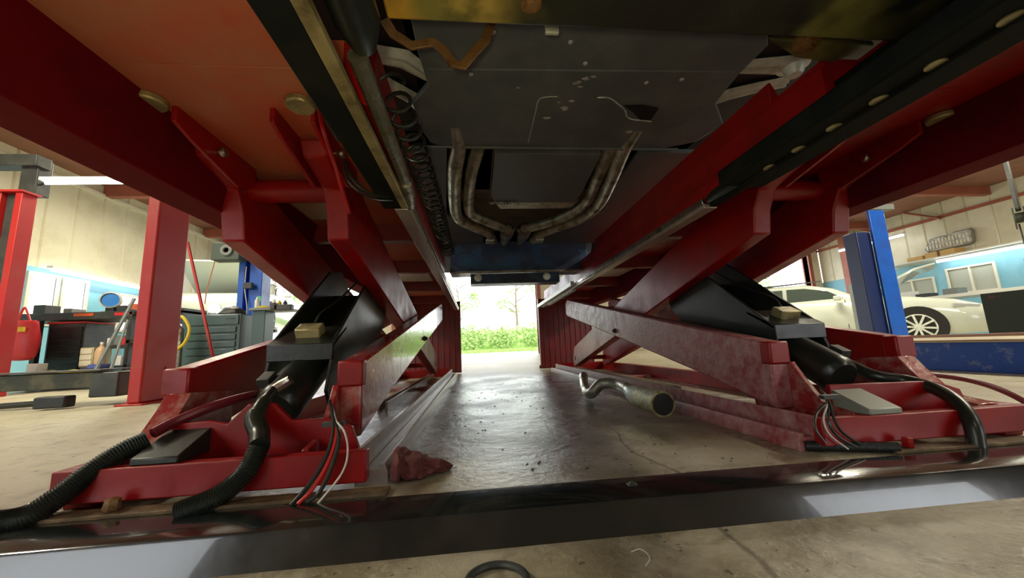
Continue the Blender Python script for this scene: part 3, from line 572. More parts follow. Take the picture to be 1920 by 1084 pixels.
# ---------------------------------------------------------------- cut exhaust pipe and rag on the floor
t = empty('exhaust_section', (.75,1.8,0), 'cut length of exhaust pipe with a braided end lying on the floor', 'exhaust pipe')
MB().tube(spline([(0.657,2.300,0.098), (0.607,2.100,0.048), (0.590,1.950,0.037), (0.635,1.900,0.089), (0.694,1.820,0.088), (0.675,1.620,0.078)], 8), .027, 16).build('pipe', EXH, t)
MB().tube([(0.662,1.600,0.079), (0.663,1.555,0.073), (0.668,1.500,0.071)], [.030,.040,.036], 18).build('clamp', ALU, t)
e0, e1 = Vector((0.661,1.520,0.071)), Vector((0.666,1.330,0.069)); d = e1-e0
MB().tube([e0, e0+d*.1, e0+d*.85, e0+d*.9, e1], [.036,.044,.044,.047,.047], 26).build('flex_section', mat('braided steel', (.42, .38, .20), .45, .6, col2=(.18, .17, .06), nscale=40, bump=.8, bscale=200), t)
MB().tube([e1-d*.04, e1+d*.015], [.039, .039], 22).build('pipe_mouth', DARKV, t)
from mathutils import noise
rg = MB(); rings = []
for i in range(34):
    u = i/33; x = -.205+u*.135; hw = (.062*(1-u)**.55*(1-.25*math.exp(-u*40))+.004)*(1+.25*noise.noise((u*9, 2, 0))); hh = .062*(1-u)**.8+.006; ring = []
    for k in range(28):
        a = math.pi*2*k/28; q = 1+.42*noise.noise((u*7+math.cos(a)*1.6, math.sin(a)*2.2, u*3))+.20*noise.noise((u*19, math.cos(a)*4, math.sin(a)*4))
        ring.append((x+.012*noise.noise((u*6, a, 5)), .968+.04*u*u+math.cos(a)*hw*q, max(.0015, .5*hh+math.sin(a)*hh*.55*q)))
    rings.append(ring)
rg.ring(rings)
tag(rg.build('shop_rag', RAG, sub=1), 'crumpled dark red shop rag by the end of the left guide rail', 'rag')
# grit on the floor
gm = MB(); rn = random.Random(11)
for k in range(700):
    x, y, s = rn.uniform(-.9, 1.6), rn.uniform(.55, 3.6), rn.uniform(.0008, .003)
    if .60 < y < .86 or not -.2 < x < .78: continue
    gm.add([(x-s*2,y,.0),(x+s,y-s,.0),(x+s*2,y+s,.0),(x,y,s*1.2)], [(0,1,3),(1,2,3),(2,0,3)])
tag(gm.build('floor_grit', DKG), 'dark grit scattered on the floor between the lift halves', 'grit', kind='stuff')
o = MB().add([(p[0]*.010+.315, p[1]*.008+.80, p[2]*.008+.003) for p in ((-1,-1,0),(1,-1,0),(1.4,1,0),(-1,1,0),(0,0,1))], [(0,1,4),(1,2,4),(2,3,4),(3,0,4),(0,3,2,1)]).build('debris_chip', DKG)
tag(o, 'small dark chip on top of the black floor strip', 'debris')
MBn = MB().lathe([(0,0),(.012,0),(.014,.004),(.012,.022),(0,.026)], (-.735,.872,.010), (.1,0,1), 6)
tag(MBn.build('anchor_bolt', RUST), 'rusty anchor bolt in the left foot plate', 'bolt', 'anchor bolts')
tag(MB().lathe([(0,0),(.011,0),(.013,.004),(.011,.022),(0,.026)], (1.06,.872,.010), (.1,0,1), 6).build('anchor_bolt', RED), 'reddish anchor bolt in the right foot plate', 'bolt', 'anchor bolts')

# ---------------------------------------------------------------- left background
t = empty('lift_post', (-2.5,3.1,0), 'big red post of a two-post lift, just left of the scissor lift', 'lift post', 'posts of the red two-post lift')
MB().box(-2.47, -2.38, 2.95, 3.25, .012, 3.5).build('column', REDT, t, bev=.012)
MB().box(-2.52, -2.34, 2.92, 3.30, 0, .012).build('foot', REDT, t, bev=.003)
MB().box(-2.381, -2.377, 3.14, 3.148, .12, .26).build('slot', DARKV, t)
t = empty('lift_post', (-5.1,4.5,0), 'red channel post with black inside at the left edge', 'lift post', 'posts of the red two-post lift')
MB().prism([(-5.46,4.45),(-5.24,4.45),(-5.24,4.55),(-5.10,4.55),(-5.10,4.45),(-5.03,4.45),(-5.03,4.60),(-5.46,4.60)], 0, 2.25, 'z').build('column', REDT, t, bev=.006)
MB().box(-5.23, -5.11, 4.50, 4.55, 0, 2.24).build('slide', DKG, t)
MB().box(-5.48, -5.01, 4.43, 4.62, 2.25, 2.275).build('cap', REDT, t, bev=.003)
MB().box(-5.20, -5.02, 4.55, 4.7, 2.275, 2.72).box(-7.2, -5.0, 4.5, 4.66, 2.60, 2.74).build('carriage_beam', DKG, t, bev=.008)
t = empty('low_beam', (-3.2,3.2,0), 'dirty black lift arm lying low by the red post', 'lift arm')
MB().box(-5.6, -2.80, 3.10, 3.30, .13, .245).build('arm', OILB, t, bev=.006)
MB().box(-2.82, -2.63, 3.06, 3.28, .06, .24).build('arm_end', DKG, t, bev=.01)
MB().box(-4.6, -2.75, 3.05, 3.35, .25, .262).build('top_plate', DKG, t, bev=.003)
MB().tube(spline([(-5.2,2.95,.03),(-4.4,2.98,.03),(-3.6,3.05,.03),(-3.1,3.08,.04)], 6), .02, 8).build('hose', RUB, t)
tag(MB().obox((-2.95,2.98,.05), (.09,.01,0), (0,.04,0), (0,0,.04)).build('lift_pad', RUB, bev=.01), 'black rubber lift pad on the floor under the dirty lift arm', 'pad')
# wall lamps
def tube_lamp(a, b, label, r=.022, group='fluorescent strip lamps'):
    a, b = Vector(a), Vector(b); t = empty('strip_lamp', (a+b)/2, label, 'lamp', group); d = (b-a).normalized()
    MB().cyl(a, b, r, 10).build('tube', TUBE, t)
    u = Vector((0,0,1)); s = d.cross(u).normalized()
    MB().obox((a+b)/2+u*(r+.03), d*((b-a).length/2+.03), s*.05, u*.02).build('fixture', WHITE, t, bev=.004)
    return t
def hang(t, a, b, r=.012): MB().tube([a, b], r, 6).build('hanger', DKG, t)
tube_lamp((-7.22,6.95,1.93), (-7.22,9.0,1.88), 'long bright strip lamp over the left wall windows'); hang(bpy.data.objects['strip_lamp'], (-7.25,7.5,1.96), (-7.52,7.5,2.05)); hang(bpy.data.objects['strip_lamp'], (-7.25,8.6,1.94), (-7.52,8.6,2.05))
o = tube_lamp((-4.871,4.500,2.376), (-4.154,4.600,2.429), 'thin bright strip lamp by the top of the channel post', .012); hang(o, Vector((-4.874,4.500,2.402))+Vector((.05,0,.02)), Vector((-5.03,4.6,2.4)))
tube_lamp((13.2,5.8,2.13), (13.2,9.15,2.16), 'long bright strip lamp over the right wall window', .03); hang(bpy.data.objects['strip_lamp.002'], (13.22,6.5,2.18), (13.52,6.5,2.30)); hang(bpy.data.objects['strip_lamp.002'], (13.22,8.6,2.2), (13.52,8.6,2.30))
o = tube_lamp((12.9,9.6,3.1), (12.9,11.6,3.12), 'strip lamp high beside the blue post on the right'); hang(o, (12.9,10.2,3.15), (12.9,10.2,3.9)); hang(o, (12.9,11.2,3.16), (12.9,11.2,3.9))
for i, (x, y) in enumerate([(-4.6, 2.0), (-4.6, 7.2), (5.6, 1.2), (6.2, 6.4), (.3, -2.6), (-5.0, -2.6), (5.6, -2.8), (10.4, 4.5)]):
    t = empty('ceiling_lamp', (x, y, CEIL-.3), 'long white ceiling lamp', 'lamp', 'ceiling lamps')
    MB().box(x-.17, x+.17, y-1.25, y+1.25, CEIL-.30, CEIL-.24).build('housing', WHITE, t, bev=.01)
    for s in (-.08, .08): MB().cyl((x+s, y-1.15, CEIL-.31), (x+s, y+1.15, CEIL-.31), .018, 8).build('tube', TUBE, t)
# workbench
t = empty('workbench', (-5.3,5.6,0), 'dark steel workbench with open frame along the left side', 'workbench')
MB().box(-6.2, -4.6, 5.5, 6.1, .90, 1.0).build('top', DKG, t, bev=.006)
for x, y in ((-5.78,5.52),(-4.66,5.52),(-6.15,6.05),(-4.66,6.05)): MB().box(x-.03, x+.03, y-.03, y+.03, 0, .9).build('leg', DKG, t, bev=.004)
MB().box(-4.98, -4.64, 5.5, 6.05, .50, .54).box(-4.98, -4.64, 5.5, 6.05, .24, .27).build('shelf', DKG, t, bev=.003)
MB().box(-5.36, -5.12, 5.492, 5.5, .945, .985).build('label_plate', ORG, t)
MB().box(-4.86, -4.66, 5.492, 5.5, .94, .98).build('label_plate', REDP, t)
def tagbox(name, x0, x1, y0, y1, z0, z1, m, label, cat, bev=.006, group=None): return tag(MB().box(x0,x1,y0,y1,z0,z1).build(name, m, bev=bev), label, cat, group)
t = empty('tool_cabinet', (-5.55,5.6,0), 'black ribbed drawer cabinet with a red top under the workbench', 'cabinet')
MB().box(-5.72, -5.28, 5.58, 6.0, .03, .86).build('body', DKG, t, bev=.006)
for k in range(9): MB().box(-5.70, -5.30, 5.565, 5.58, .06+k*.085, .13+k*.085).build('drawer', BLACKS, t, bev=.003)
MB().box(-5.73, -5.27, 5.56, 6.0, .86, .885).build('lid', REDP, t, bev=.004)
t = empty('drawer_unit', (-5.05,5.6,0), 'small cream drawer unit under the workbench', 'cabinet')
MB().box(-5.18, -5.02, 5.45, 5.7, .27, .52).build('body', mat('cream metal', (.6, .55, .33), .5), t, bev=.004)
for k in range(3): MB().box(-5.17, -5.03, 5.44, 5.45, .285+k*.077, .35+k*.077).build('drawer', WFRM, t, bev=.002)
b = empty('bottle', (-4.93,5.4,.27), 'translucent bottle with amber fluid on the workbench shelf', 'bottle')
MB().lathe([(.055,0),(.06,.02),(.06,.16),(.045,.2),(.018,.235),(.018,.26)], (-4.90,5.42,.30), (0,0,1), 16).build('body', mat('amber bottle', (.62, .42, .25), .3), b)
MB().lathe([(.02,.255),(.02,.285),(0,.285)], (-4.90,5.42,.30), (0,0,1), 12).build('cap', WHITE, b)
tagbox('tub', -4.98, -4.83, 5.35, 5.5, .245, .30, mat('blue white tub', (.08, .12, .45), .4), 'blue and white tub under the amber bottle', 'tub')
tagbox('carton', -5.52, -5.40, 5.2, 5.32, .20, .34, WHITE, 'small white carton in front of the black drawer cabinet', 'box')
tagbox('low_bench', -5.6, -4.68, 5.1, 5.46, .06, .20, DKG, 'low dark trolley in front of the workbench', 'trolley')
def heap(name, c, s, m, label, cat, seed=1, n=10):
    r3 = random.Random(seed); rings = []
    for k in range(6):
        a = k/5; rr_ = math.cos(a*math.pi/2)**.6; rings.append([(c[0]+math.cos(6.283*i/14)*s[0]*rr_*r3.uniform(.8,1.15), c[1]+math.sin(6.283*i/14)*s[1]*rr_*r3.uniform(.8,1.15), c[2]+s[2]*a*r3.uniform(.85,1.1)) for i in range(14)])
    return tag(MB().ring(rings).build(name, m, sub=1), label, cat)
heap('cloth', (-5.02,5.24,.20), (.20,.1,.05), YEL, 'yellow cloth heap on the low trolley', 'cloth', 2)
heap('cloth', (-5.28,5.24,.20), (.09,.07,.06), mat('green cloth', (.28, .30, .12), .8), 'olive green cloth beside the yellow cloth', 'cloth', 5)
heap('clutter_pile', (-5.36,5.95,1.0), (.16,.10,.08), GREY, 'heap of greyish parts on the workbench top', 'parts', 7)
for k, (x, z, m, s) in enumerate(((-5.55,1.0,GREY,.05),(-4.88,1.0,DKG,.06),(-4.75,1.0,ORG,.05),(-5.9,1.0,DKG,.07))):
    tagbox('parts_bin', x-s, x+s, 5.6, 5.8, z, z+.07+.02*k, m, ['grey parts bin on the workbench', 'dark parts bin on the workbench below the round fan', 'orange parts bin at the right end of the workbench', 'dark parts bin at the left end of the workbench'][k], 'bin')
for k, (x, z, m) in enumerate(((-4.93,.542,WHITE),(-4.845,.542,GREY),(-4.755,.542,REDP),(-4.80,.272,WHITE))):
    tagbox('supply_box', x-.035, x+.035, 5.55, 5.7, z, z+.10+.03*(k % 2), m, ['white box on the upper workbench shelf', 'grey box on the upper workbench shelf', 'red box on the upper workbench shelf', 'white box on the lower workbench shelf'][k], 'box')
f = empty('fan', (-5.05,5.75,1.0), 'round silver fan with a blue disc on the workbench', 'fan')
ctr = (-5.03,5.62,1.17); axf = (.45,-.9,0)
MB().lathe([(.10,-.05),(.115,0),(.112,.05),(.095,.06),(.095,.02)], ctr, axf, 28).build('housing', ALU, f)
MB().lathe([(0,.03),(.092,.03),(.092,.04),(0,.045)], ctr, axf, 28).build('disc', mat('blue disc', (.03, .25, .75), .3), f)
MB().box(-5.08, -4.98, 5.6, 5.7, 1.0, 1.07).build('stand', DKG, f, bev=.004)
b = empty('bag', (-5.9,5.4,.9), 'red cloth bag hanging between the channel post and the workbench', 'bag')
vs = []; nu, nv = 10, 16
for i in range(nu):
    u = i/(nu-1); z = .90-u*.52; wx = .15+.04*math.sin(u*2.6); wy = .04+.07*math.sin(u*2.8)
    vs.append([(-5.74+math.cos(6.283*k/nv)*wx*(1+.06*math.sin(k*2.3+i)), 5.32+math.sin(6.283*k/nv)*wy, z+.01*math.sin(k*1.7)) for k in range(nv)])
MB().ring(vs).build('pouch', BAG, b, sub=1)
MB().tube(spline([(-5.83,5.32,.88),(-5.78,5.33,1.06),(-5.68,5.32,.88)], 6), .012, 8).build('handle', BAG, b)
MB().box(-5.68, -5.62, 5.20, 5.225, .74, .80).build('badge', YEL, b)
tagbox('warning_sign', -7.492, -7.48, 6.62, 6.76, 1.58, 1.84, REDP, 'small red and white warning sign on the blue left wall', 'sign', 0)
sg = bpy.data.objects['warning_sign']; MB().box(-7.48,-7.474,6.645,6.735,1.61,1.81).build('panel', WHITE, sg); MB().box(-7.474,-7.47,6.675,6.705,1.68,1.78).box(-7.474,-7.47,6.675,6.705,1.63,1.655).build('mark', ORG, sg)
# tool chest
t = empty('tool_chest', (-2.9,4.6,0), 'grey-green tool chest with many drawers beside the red post', 'tool chest')
MB().box(-3.25, -2.66, 4.5, 4.95, .06, .80).build('body', TEAL, t, bev=.008)
for x, y in ((-3.2,4.55),(-2.71,4.55),(-3.2,4.9),(-2.71,4.9)): MB().cyl((x-.02,y,.03), (x+.02,y,.03), .03, 14).box(x-.015,x+.015,y-.015,y+.015,.03,.062).build('caster', DKG, t)
for k in range(7): MB().box(-3.21, -2.70, 4.485, 4.5, .10+k*.082, .165+k*.082).build('drawer', TEAL, t, bev=.006)
MB().box(-3.23, -2.68, 4.487, 4.5, .68, .79).build('lid_front', TEAL, t, bev=.004)
MB().box(-2.82, -2.72, 4.48, 4.487, .745, .755).build('badge', DKG, t)
tk = empty('canister', (-3.2,4.25,0), 'chrome canister with a yellow hose behind the red post', 'canister')
MB().lathe([(.07,0),(.075,.02),(.075,.62),(.05,.68),(.02,.70),(.02,.76)], (-3.16,4.25,0), (0,0,1), 20).build('tank', STEEL, tk)
MB().tube(spline([(-3.16,4.25,.74),(-3.06,4.2,.75),(-2.97,4.18,.62),(-2.99,4.16,.48),(-3.06,4.14,.40)], 8), .014, 10).build('hose', YEL, tk)
wl = empty('work_lamp', (-3.25,4.7,.8), 'bright white work lamp on the grey-green tool chest', 'lamp')
MB().lathe([(.02,0),(.05,.03),(.05,.05),(0,.05)], (-3.12,4.75,.90), (.3,-1,0), 18).build('bulb', LAMPW, wl)
MB().lathe([(.03,-.06),(.065,.03),(.06,.045)], (-3.12,4.78,.90), (.3,-1,0), 18).build('reflector', ALU, wl)
MB().box(-3.17, -3.07, 4.72, 4.82, .80, .85).build('stand', DKG, wl, bev=.004)
heap('welding_cover', (-2.90,4.72,.80), (.17,.12,.13), RUB, 'black rounded cover on the tool chest right of the work lamp', 'cover', 9)
tag(MB().tube([(-2.859,3.900,1.469), (-2.121,3.300,0.228)], .013, 8).build('leaning_pole', REDT), 'thin red pole leaning beside the red post', 'pole')
tag(MB().tube(spline([(-3.298,5.000,1.686), (-3.334,5.000,1.475), (-3.387,5.000,1.164), (-3.399,5.000,0.994)], 4), .006, 6).build('hanging_cord', mat('orange cord', (.5, .18, .05), .5)), 'thin orange cord hanging from the grey-green motor housing', 'cord')
t = empty('motor_housing', (-3.4,5.05,1.6), 'grey-green square motor housing near the blue post on the left', 'motor')
c = Vector((-3.154,5.000,1.655)); MB().obox(c, (.17,0,0), (0,.08,0), (0,0,.115)).build('case', mat('grey green metal', (.045, .065, .045), .5), t, bev=.01)
MB().lathe([(0,0),(.03,0),(.035,.02),(.07,.02),(.075,.0)], c+Vector((.02,-.085,.01)), (0,-1,0), 20).build('hub', GREY, t)
MB().box(c.x-.03, c.x+.03, c.y-.02, c.y+.02, c.z+.10, CEIL).build('hanger_rod', DKG, t)
t = empty('lift_post', (-3.4,6.2,0), 'blue lift post behind the tool chest on the left', 'lift post', 'blue lift posts')
MB().prism([(-3.10,5.12),(-3.02,5.12),(-3.02,5.22),(-2.96,5.22),(-2.96,5.12),(-2.80,5.12),(-2.80,5.34),(-3.10,5.34)], 0, 3.4, 'z').build('column', BLUE, t, bev=.008)
MB().box(-2.84, -2.80, 5.112, 5.12, 1.02, 1.09).build('sticker', mat('green sticker', (.03, .6, .2), .4), t)
MB().box(-3.14, -2.76, 5.06, 5.4, 0, .02).build('foot', BLUE, t)
MB().tube(spline([(-2.982,5.080,1.485), (-2.984,5.080,1.200), (-2.940,5.080,0.919), (-2.968,5.080,0.645)], 5), .006, 6).build('cable', WHT, t)
MB().obox((-2.928,5.060,1.223), (.05,0,0), (0,.03,0), (0,0,.04)).build('lock_box', DKG, t, bev=.005)
t = empty('tool_stand', (-2.5,4.6,0), 'grey stand with a cluttered tray right of the tool chest', 'stand')
s0 = Vector((-2.415,4.600,0.865)); zt = s0.z
MB().box(s0.x-.18, s0.x+.22, 4.52, 4.85, zt-.03, zt).build('tray', GREY, t, bev=.004)
MB().box(s0.x-.16, s0.x-.02, 4.56, 4.76, 0, zt-.03).build('pedestal', TEAL, t, bev=.006)
for k, (dx, m, h) in enumerate(((-.15,WHITE,.14),(.04,WHITE,.10),(.10,YEL,.09),(.165,DKG,.09))):
    tag(MB().lathe([(.022,0),(.025,.01),(.025,h*.7),(.012,h*.85),(.012,h)], (s0.x+dx, 4.62, zt), (0,0,1), 12).build('spray_bottle', m), ['white bottle at the left end of the stand tray', 'white bottle in the middle of the stand tray', 'yellow bottle on the stand tray', 'dark can at the right of the stand tray'][k], 'bottle')
heap('cloth', (s0.x-.06,4.60,zt), (.08,.06,.035), YEL, 'small yellow cloth on the stand tray', 'cloth', 12)
tag(MB().box(s0.x+.15, s0.x+.32, 4.44, 4.51, zt-.05, zt+.02).box(s0.x+.10,s0.x+.15,4.42,4.51,zt-.04,zt+.04).build('bench_vise', DKG, bev=.008), 'dark bench vise at the right end of the stand', 'vise')
sr = empty('shelf_rack', (-4.4,5.0,0), 'dark leaning rack with grey pole behind the workbench end', 'rack')
MB().tube([(-4.572,5.000,0.194), (-4.473,5.300,1.134)], .02, 8).tube([(-4.402,5.000,0.186), (-4.435,5.200,0.844)], .015, 8).build('pole', GREY, sr)
MB().box(-4.56, -3.9, 5.35, 5.8, .55, .6).box(-4.56, -3.9, 5.35, 5.8, .25, .28).box(-4.56, -4.52, 5.35, 5.8, 0, 1.0).box(-3.95, -3.9, 5.35, 5.8, 0, 1.0).box(-4.56, -3.9, 5.35, 5.8, .93, .97).build('frame', DKG, sr, bev=.004)

# ---------------------------------------------------------------- white cars
def white_car(name, wc, ang, label, flip=1, z0=0, group='white cars on the shop floor'):
    t = empty(name, (wc[0], wc[1], 0), label, 'car', group)
    F = Matrix.Translation((wc[0], wc[1], z0)) @ Matrix.Rotation(ang, 4, 'Z')   # local: +x to the nose, wheel on the y = 0 side, body at y > 0 (times flip)
    def T(p): return F @ Vector((p[0], p[1]*flip, p[2]))
    st = [(.92,.25,.42,.55),(.86,.20,.60,.66),(.5,.18,.74,.80),(0,.20,.80,.90),(-.6,.18,.86,.98),(-1.2,.17,.90,1.0),(-2.4,.17,.94,1.0),(-3.2,.2,.98,1.02),(-3.7,.3,.98,1.0),(-3.85,.4,.9,.95)]
    rings = []
    for i, (x, zl, zb, zt) in enumerate(st):
        e = .18 if i in (0, len(st)-1) else (.08 if i in (1, len(st)-2) else 0)
        y0, y1 = -.10+e, 1.72-e
        rings.append([T((x, y0+.06, zl)), T((x, y0, zl+.12)), T((x, y0-.02, (zl+zb)/2+.05)), T((x, y0+.03, zb)), T((x, y0+.14, zt)), T((x, y1-.14, zt)), T((x, y1-.03, zb)), T((x, y1+.02, (zl+zb)/2+.05)), T((x, y1, zl+.12)), T((x, y1-.06, zl))])
    body = MB().ring(rings).build('body', WCAR, t, ang=50)
    roof = [(-.75,1.0,.06),(-1.15,1.24,.12),(-1.6,1.38,.17),(-2.3,1.42,.18),(-2.9,1.34,.16),(-3.45,1.05,.08)]
    rings = [[T((x, -.04+i_, .94)), T((x, .0+i_, z-.06)), T((x, .1+i_, z)), T((x, 1.52-i_, z)), T((x, 1.62-i_, z-.06)), T((x, 1.66-i_, .94))] for x, z, i_ in roof]
    MB().ring(rings).build('cabin', WCAR, t, ang=50)
    def pane(pts, nm='window'):
        MB().add([T(p) for p in pts]+[T((p[0], p[1]+.02, p[2])) for p in pts], [tuple(range(len(pts))), tuple(range(len(pts)*2-1, len(pts)-1, -1))]+[(i, (i+1) % len(pts), (i+1) % len(pts)+len(pts), i+len(pts)) for i in range(len(pts))]).build(nm, GLASS, t)
    pane([(-.98,.035,1.0),(-1.22,.085,1.18),(-1.62,.13,1.29),(-1.95,.135,1.31),(-1.95,.05,1.0)])
    pane([(-2.03,.05,1.0),(-2.03,.135,1.31),(-2.35,.14,1.32),(-2.8,.12,1.26),(-3.05,.06,1.05),(-3.0,.04,1.0)])
    pane([(-.72,.12,1.0),(-1.18,.28,1.25),(-1.18,1.34,1.25),(-.72,1.5,1.0)], 'windscreen')
    for x in (-.95, -1.98, -3.0): MB().add([T((x, -.125, .3)), T((x-.012, -.125, .3)), T((x-.012, -.06, .96)), T((x, -.06, .96))], [(0,1,2,3)]).build('door_gap', DKG, t)
    for x in (-1.8, -2.85): MB().tube([T((x, -.135, .80)), T((x+.07, -.15, .805)), T((x+.14, -.135, .81))], .012, 6).build('door_handle', WCAR, t)
    for x in (0, -2.72):
        for y in (-.06, 1.66):
            s = -1 if y < 0 else 1; axw = F.to_3x3() @ Vector((0, s*flip, 0)); c = T((x, y, .32))
            if y < 0: MB().lathe([(0,0),(.37,0),(.38,.012),(0,.012)], T((x, -.115, .33)), axw, 32).build('wheel_arch', DARKV, t)
            wh = MB().lathe([(.20,-.16),(.29,-.15),(.32,-.12),(.325,-.02),(.31,.05),(.26,.065),(.235,.06),(.22,.03)], c, axw, 36).build('wheel', RUB, t)
            if y < 0:
                MB().lathe([(0,.02),(.21,.02),(.225,.05),(.238,.065),(.24,.05),(.22,.0)], c, axw, 30).build('rim_barrel', DKG, wh)
                sp_ = MB(); u = Vector((0,0,1)); v = axw.cross(u)
                for k in range(10):
                    a = 6.283*k/10+.2; d = u*math.cos(a)+v*math.sin(a); n_ = u*-math.sin(a)+v*math.cos(a)
                    sp_.obox(c+axw*.075+d*.125, d*.105, n_*.017, axw*.012)
                sp_.lathe([(0,.09),(.045,.09),(.05,.06)], c, axw, 16)
                sp_.lathe([(.215,.06),(.225,.078),(.242,.078),(.245,.055)], c, axw, 36)
                sp_.build('spokes', ALU, wh, bev=.003)
    hl = MB().obox(T((.60, .0, .66)), F.to_3x3() @ Vector((.16,.05*flip,-.02)), F.to_3x3() @ Vector((-.02,.06*flip,0)), (0,0,.05)).build('headlight', mat('headlight glass', (.42, .45, .42), .12, coat=1.), t, bev=.02)
    MB().obox(T((.47, -.055, .68)), F.to_3x3() @ Vector((.03,.0,0)), F.to_3x3() @ Vector((0,.02*flip,0)), (0,0,.03)).build('indicator', ORG, hl, bev=.005)
    MB().obox(T((.80, .12, .36)), F.to_3x3() @ Vector((.12,.10*flip,0)), F.to_3x3() @ Vector((-.03,.03*flip,0)), (0,0,.06)).build('grille_opening', DARKV, t, bev=.01)
    hd = MB().ring([[T((-.62,.10,.98)), T((-.62,1.52,.98)), T((-.62,1.52,1.01)), T((-.62,.10,1.01))], [T((-.25,.10,1.22)), T((-.25,1.52,1.22)), T((-.27,1.52,1.25)), T((-.27,.10,1.25))], [T((.12,.12,1.42)), T((.12,1.50,1.42)), T((.10,1.50,1.45)), T((.10,.12,1.45))], [T((.38,.3,1.50)), T((.38,1.32,1.50)), T((.37,1.32,1.53)), T((.37,.3,1.53))]]).build('hood', WCAR, t, ang=50)
    MB().box(-.01,.01,-.01,.01,0,.01) if False else None
    MB().obox(T((-1.05, -.20, .99)), F.to_3x3() @ Vector((.06,0,0)), F.to_3x3() @ Vector((0,.08*flip,0)), (0,0,.05)).build('mirror', WCAR, t, bev=.02)
    return t, T
ang = math.atan2(-.80, .60)
cr, TR = white_car('car', (8.25, 6.2), ang, 'white sedan with its hood up, parked on the right')
MB().ring([[TR((x, y, z)) for x, z in ((-1.3,1.42),(-1.35,1.44),(-2.6,1.46),(-2.65,1.42))] for y in (.25, .30)]).build('roof_rail', DKG, cr)
cl, TL_ = white_car('car', (-4.62, 8.6), math.atan2(-.978, .22), 'white car raised on a lift behind the grey-green tool chest', flip=-1, z0=.80)
lf = empty('swing_arm_lift', (-5.6, 9.5, 0), 'dark lift arms carrying the raised white car', 'lift')
MB().box(-5.9, -5.3, 9.2, 9.8, 0, .92).build('base', DKG, lf, bev=.01)
for y in (9.3, 9.7): MB().box(-6.2, -4.9, y-.06, y+.06, .88, .962).build('pad_beam', DKG, lf, bev=.01)

# ---------------------------------------------------------------- right background
t = empty('lift_post', (4.9,4.0,0), 'tall blue lift post in front of the white sedan', 'lift post', 'blue lift posts')
MB().box(4.83, 5.04, 3.9, 3.93, 0, 1.76).build('front_plate', BLUE, t, bev=.006)
MB().box(4.66, 4.86, 3.95, 4.12, .18, 1.5).build('slide_channel', BLUED, t, bev=.01)
MB().box(4.60, 5.10, 3.85, 4.3, 0, .02).build('foot', BLUE, t)
MB().box(4.80, 5.2, 3.9, 4.0, 1.77, 1.84).build('cap', GREY, t, bev=.006)
t = empty('blue_runway', (3.5,2.2,0), 'scraped blue low runway of another lift along the right side', 'runway')
MB().box(3.27, 3.90, .3, 3.8, .0, .20).build('beam', BLUES, t, bev=.006)
MB().box(3.25, 3.95, .3, 3.8, .20, .212).build('top_plate', mat('worn runway top', (.42, .33, .22), .5, col2=(.55, .48, .34), nscale=4), t, bev=.002)
MB().box(4.45, 4.56, .3, 3.8, .19, .23).build('far_edge', mat('brown edge', (.25, .13, .09), .5), t, bev=.004)
MB().box(3.25, 4.5, .3, 3.8, .195, .205).build('deck', mat('pale deck', (.55, .46, .30), .5), t)
t = empty('cabinet', (7.6,4.2,0), 'black cabinet at the right edge in front of the workshop window', 'cabinet')
MB().box(7.05, 8.3, 4.0, 4.5, 0, .74).build('body', mat('black cabinet paint', (.012, .015, .012), .6, spec=.15, col2=(.12, .02, .03), nscale=3, lo=.6, hi=.75), t, bev=.01)
tagbox('bench', 11.7, 12.7, 5.3, 9.4, 1.02, 1.10, WHITE, 'white bench top below the right wall window', 'bench')
bnc = bpy.data.objects['bench']
for x, y in ((11.8,5.4),(12.6,5.4),(11.8,9.3),(12.6,9.3)): MB().box(x-.04, x+.04, y-.04, y+.04, 0, 1.02).build('leg', GREY, bnc)
tagbox('machine', 10.2, 10.8, 5.0, 5.8, 0, 1.5, DKG, 'dark machine behind the black cabinet', 'machine')
tagbox('toolbox', 10.3, 10.55, 5.2, 5.5, 1.5, 1.64, GREY, 'grey box on top of the dark machine', 'toolbox')
for k, (y, z, m) in enumerate(((8.8,1.10,DKG),(8.2,1.10,GREY),(9.22,1.10,WHITE))): tagbox('bench_item', 12.0, 12.3, y-.15, y+.15, z, z+.12+.05*k, m, ['dark item on the white bench', 'grey item on the white bench', 'white item on the white bench'][k], 'parts')
# trim board panel of keys, on the wall
t = empty('display_board', (13.45,9.0,2.5), 'wide framed board of small pale items on the cream right wall', 'board')
c = [(13.44,9.52,2.60),(13.44,9.35,2.88),(13.44,9.02,2.90),(13.44,8.95,2.82),(13.44,8.88,2.84),(13.44,8.80,2.93),(13.44,8.42,2.93),(13.44,8.38,2.86),(13.44,8.40,2.56),(13.44,8.47,2.50),(13.44,9.45,2.50)]
MB().prism([(p[1], p[2]) for p in c], 13.40, 13.46, 'x').build('frame', mat('board frame', (.22, .19, .14), .5), t, bev=.01)
MB().prism([(8.93+(p[1]-8.93)*.93, 2.72+(p[2]-2.72)*.88) for p in c], 13.39, 13.41, 'x').build('panel', mat('board panel', (.55, .53, .46), .5, col2=(.25, .24, .22), nscale=9), t)
rb = random.Random(6)
for k in range(26):
    y = 8.48+(k % 13)*.077; z = 2.56+(k//13)*.15+rb.uniform(0,.03)
    MB().box(13.37, 13.395, y, y+.045, z, z+rb.uniform(.07,.13)).build('card', (WHITE, CREAM, WFRM)[k % 3], t)
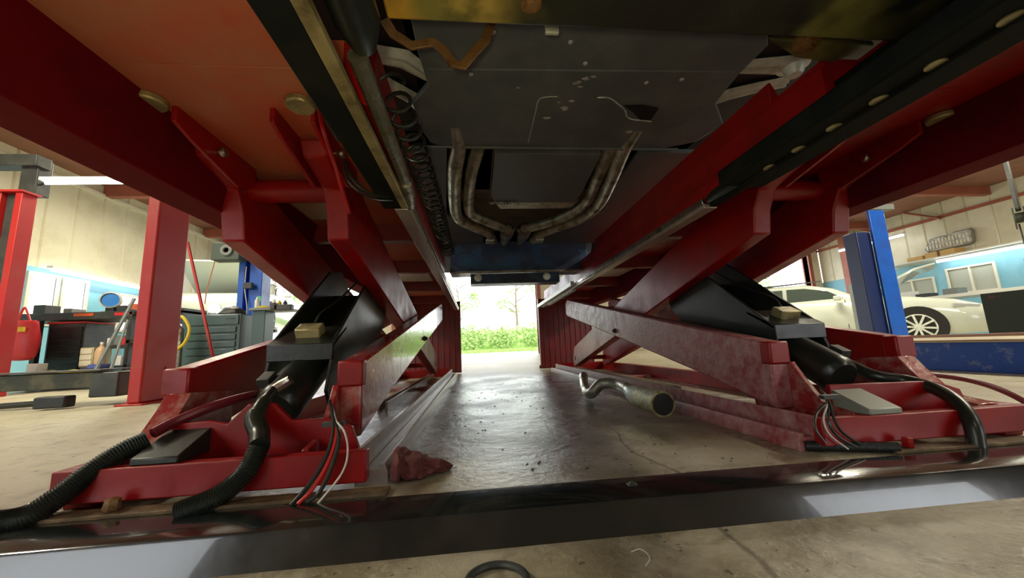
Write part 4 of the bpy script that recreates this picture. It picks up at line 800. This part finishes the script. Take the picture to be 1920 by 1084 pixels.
t = empty('carton', (13.2,8.9,2.25), 'long tan cardboard box on the ledge above the strip lamp', 'box', 'cardboard boxes on the ledge')
MB().box(13.05, 13.40, 8.62, 9.30, 2.285, 2.44).build('box', CARD, t, bev=.006); MB().box(13.04, 13.41, 8.95, 9.0, 2.284, 2.442).build('tape', HEAT, t)
t = empty('carton', (13.2,9.6,2.25), 'darker tan cardboard box left of the long one on the ledge', 'box', 'cardboard boxes on the ledge')
MB().box(13.05, 13.40, 9.36, 9.75, 2.285, 2.40).build('box', CARD, t, bev=.006)
struct('trim_16', MB().box(13.0, 13.5, 5.4, 10.4, 2.24, 2.28), WFRM)
t = empty('hose_reel', (9.2,5.3,2.3), 'round dark hose reel hanging at the right edge', 'hose reel')
c = Vector((8.227,4.600,1.888)); MB().lathe([(.04,-.06),(.17,-.06),(.17,-.045),(.08,-.045),(.08,.045),(.17,.045),(.17,.06),(.04,.06)], c, (.5,-.85,0), 24).build('drum', mat('dark green metal', (.05, .06, .04), .5), t)
MB().box(c.x-.02, c.x+.02, c.y-.02, c.y+.02, c.z+.1, CEIL).build('bracket', DKG, t)
MB().tube([(c.x-.05, c.y, c.z-.1), (c.x-.04, c.y, .8)], .01, 6).build('hose', DKG, t)
t = empty('fire_extinguisher', (6.6,6.8,.8), 'red fire extinguisher with a white tag by the corner column', 'fire extinguisher')
c = Vector((7.124,6.200,0.877)); MB().lathe([(.05,0),(.06,.02),(.06,.26),(.03,.31),(.02,.33)], (c.x, c.y, c.z-.15), (0,0,1), 16).build('cylinder', REDP, t)
MB().box(c.x-.05, c.x+.05, c.y-.07, c.y-.06, c.z+.02, c.z+.22).build('tag', WHITE, t)
MB().box(c.x-.04, c.x+.04, c.y+.02, c.y+.12, 0, c.z+.3).build('stand', GREY, t)
tagbox('carton', 8.9, 9.15, 5.0, 5.2, .02, .34, CARD, 'small tan box on the floor ahead of the white sedan', 'box')
tagbox('paper', 4.6, 4.75, 7.9, 8.1, 0, .12, WHITE, 'small white carton on the floor seen beyond the right arms', 'box')
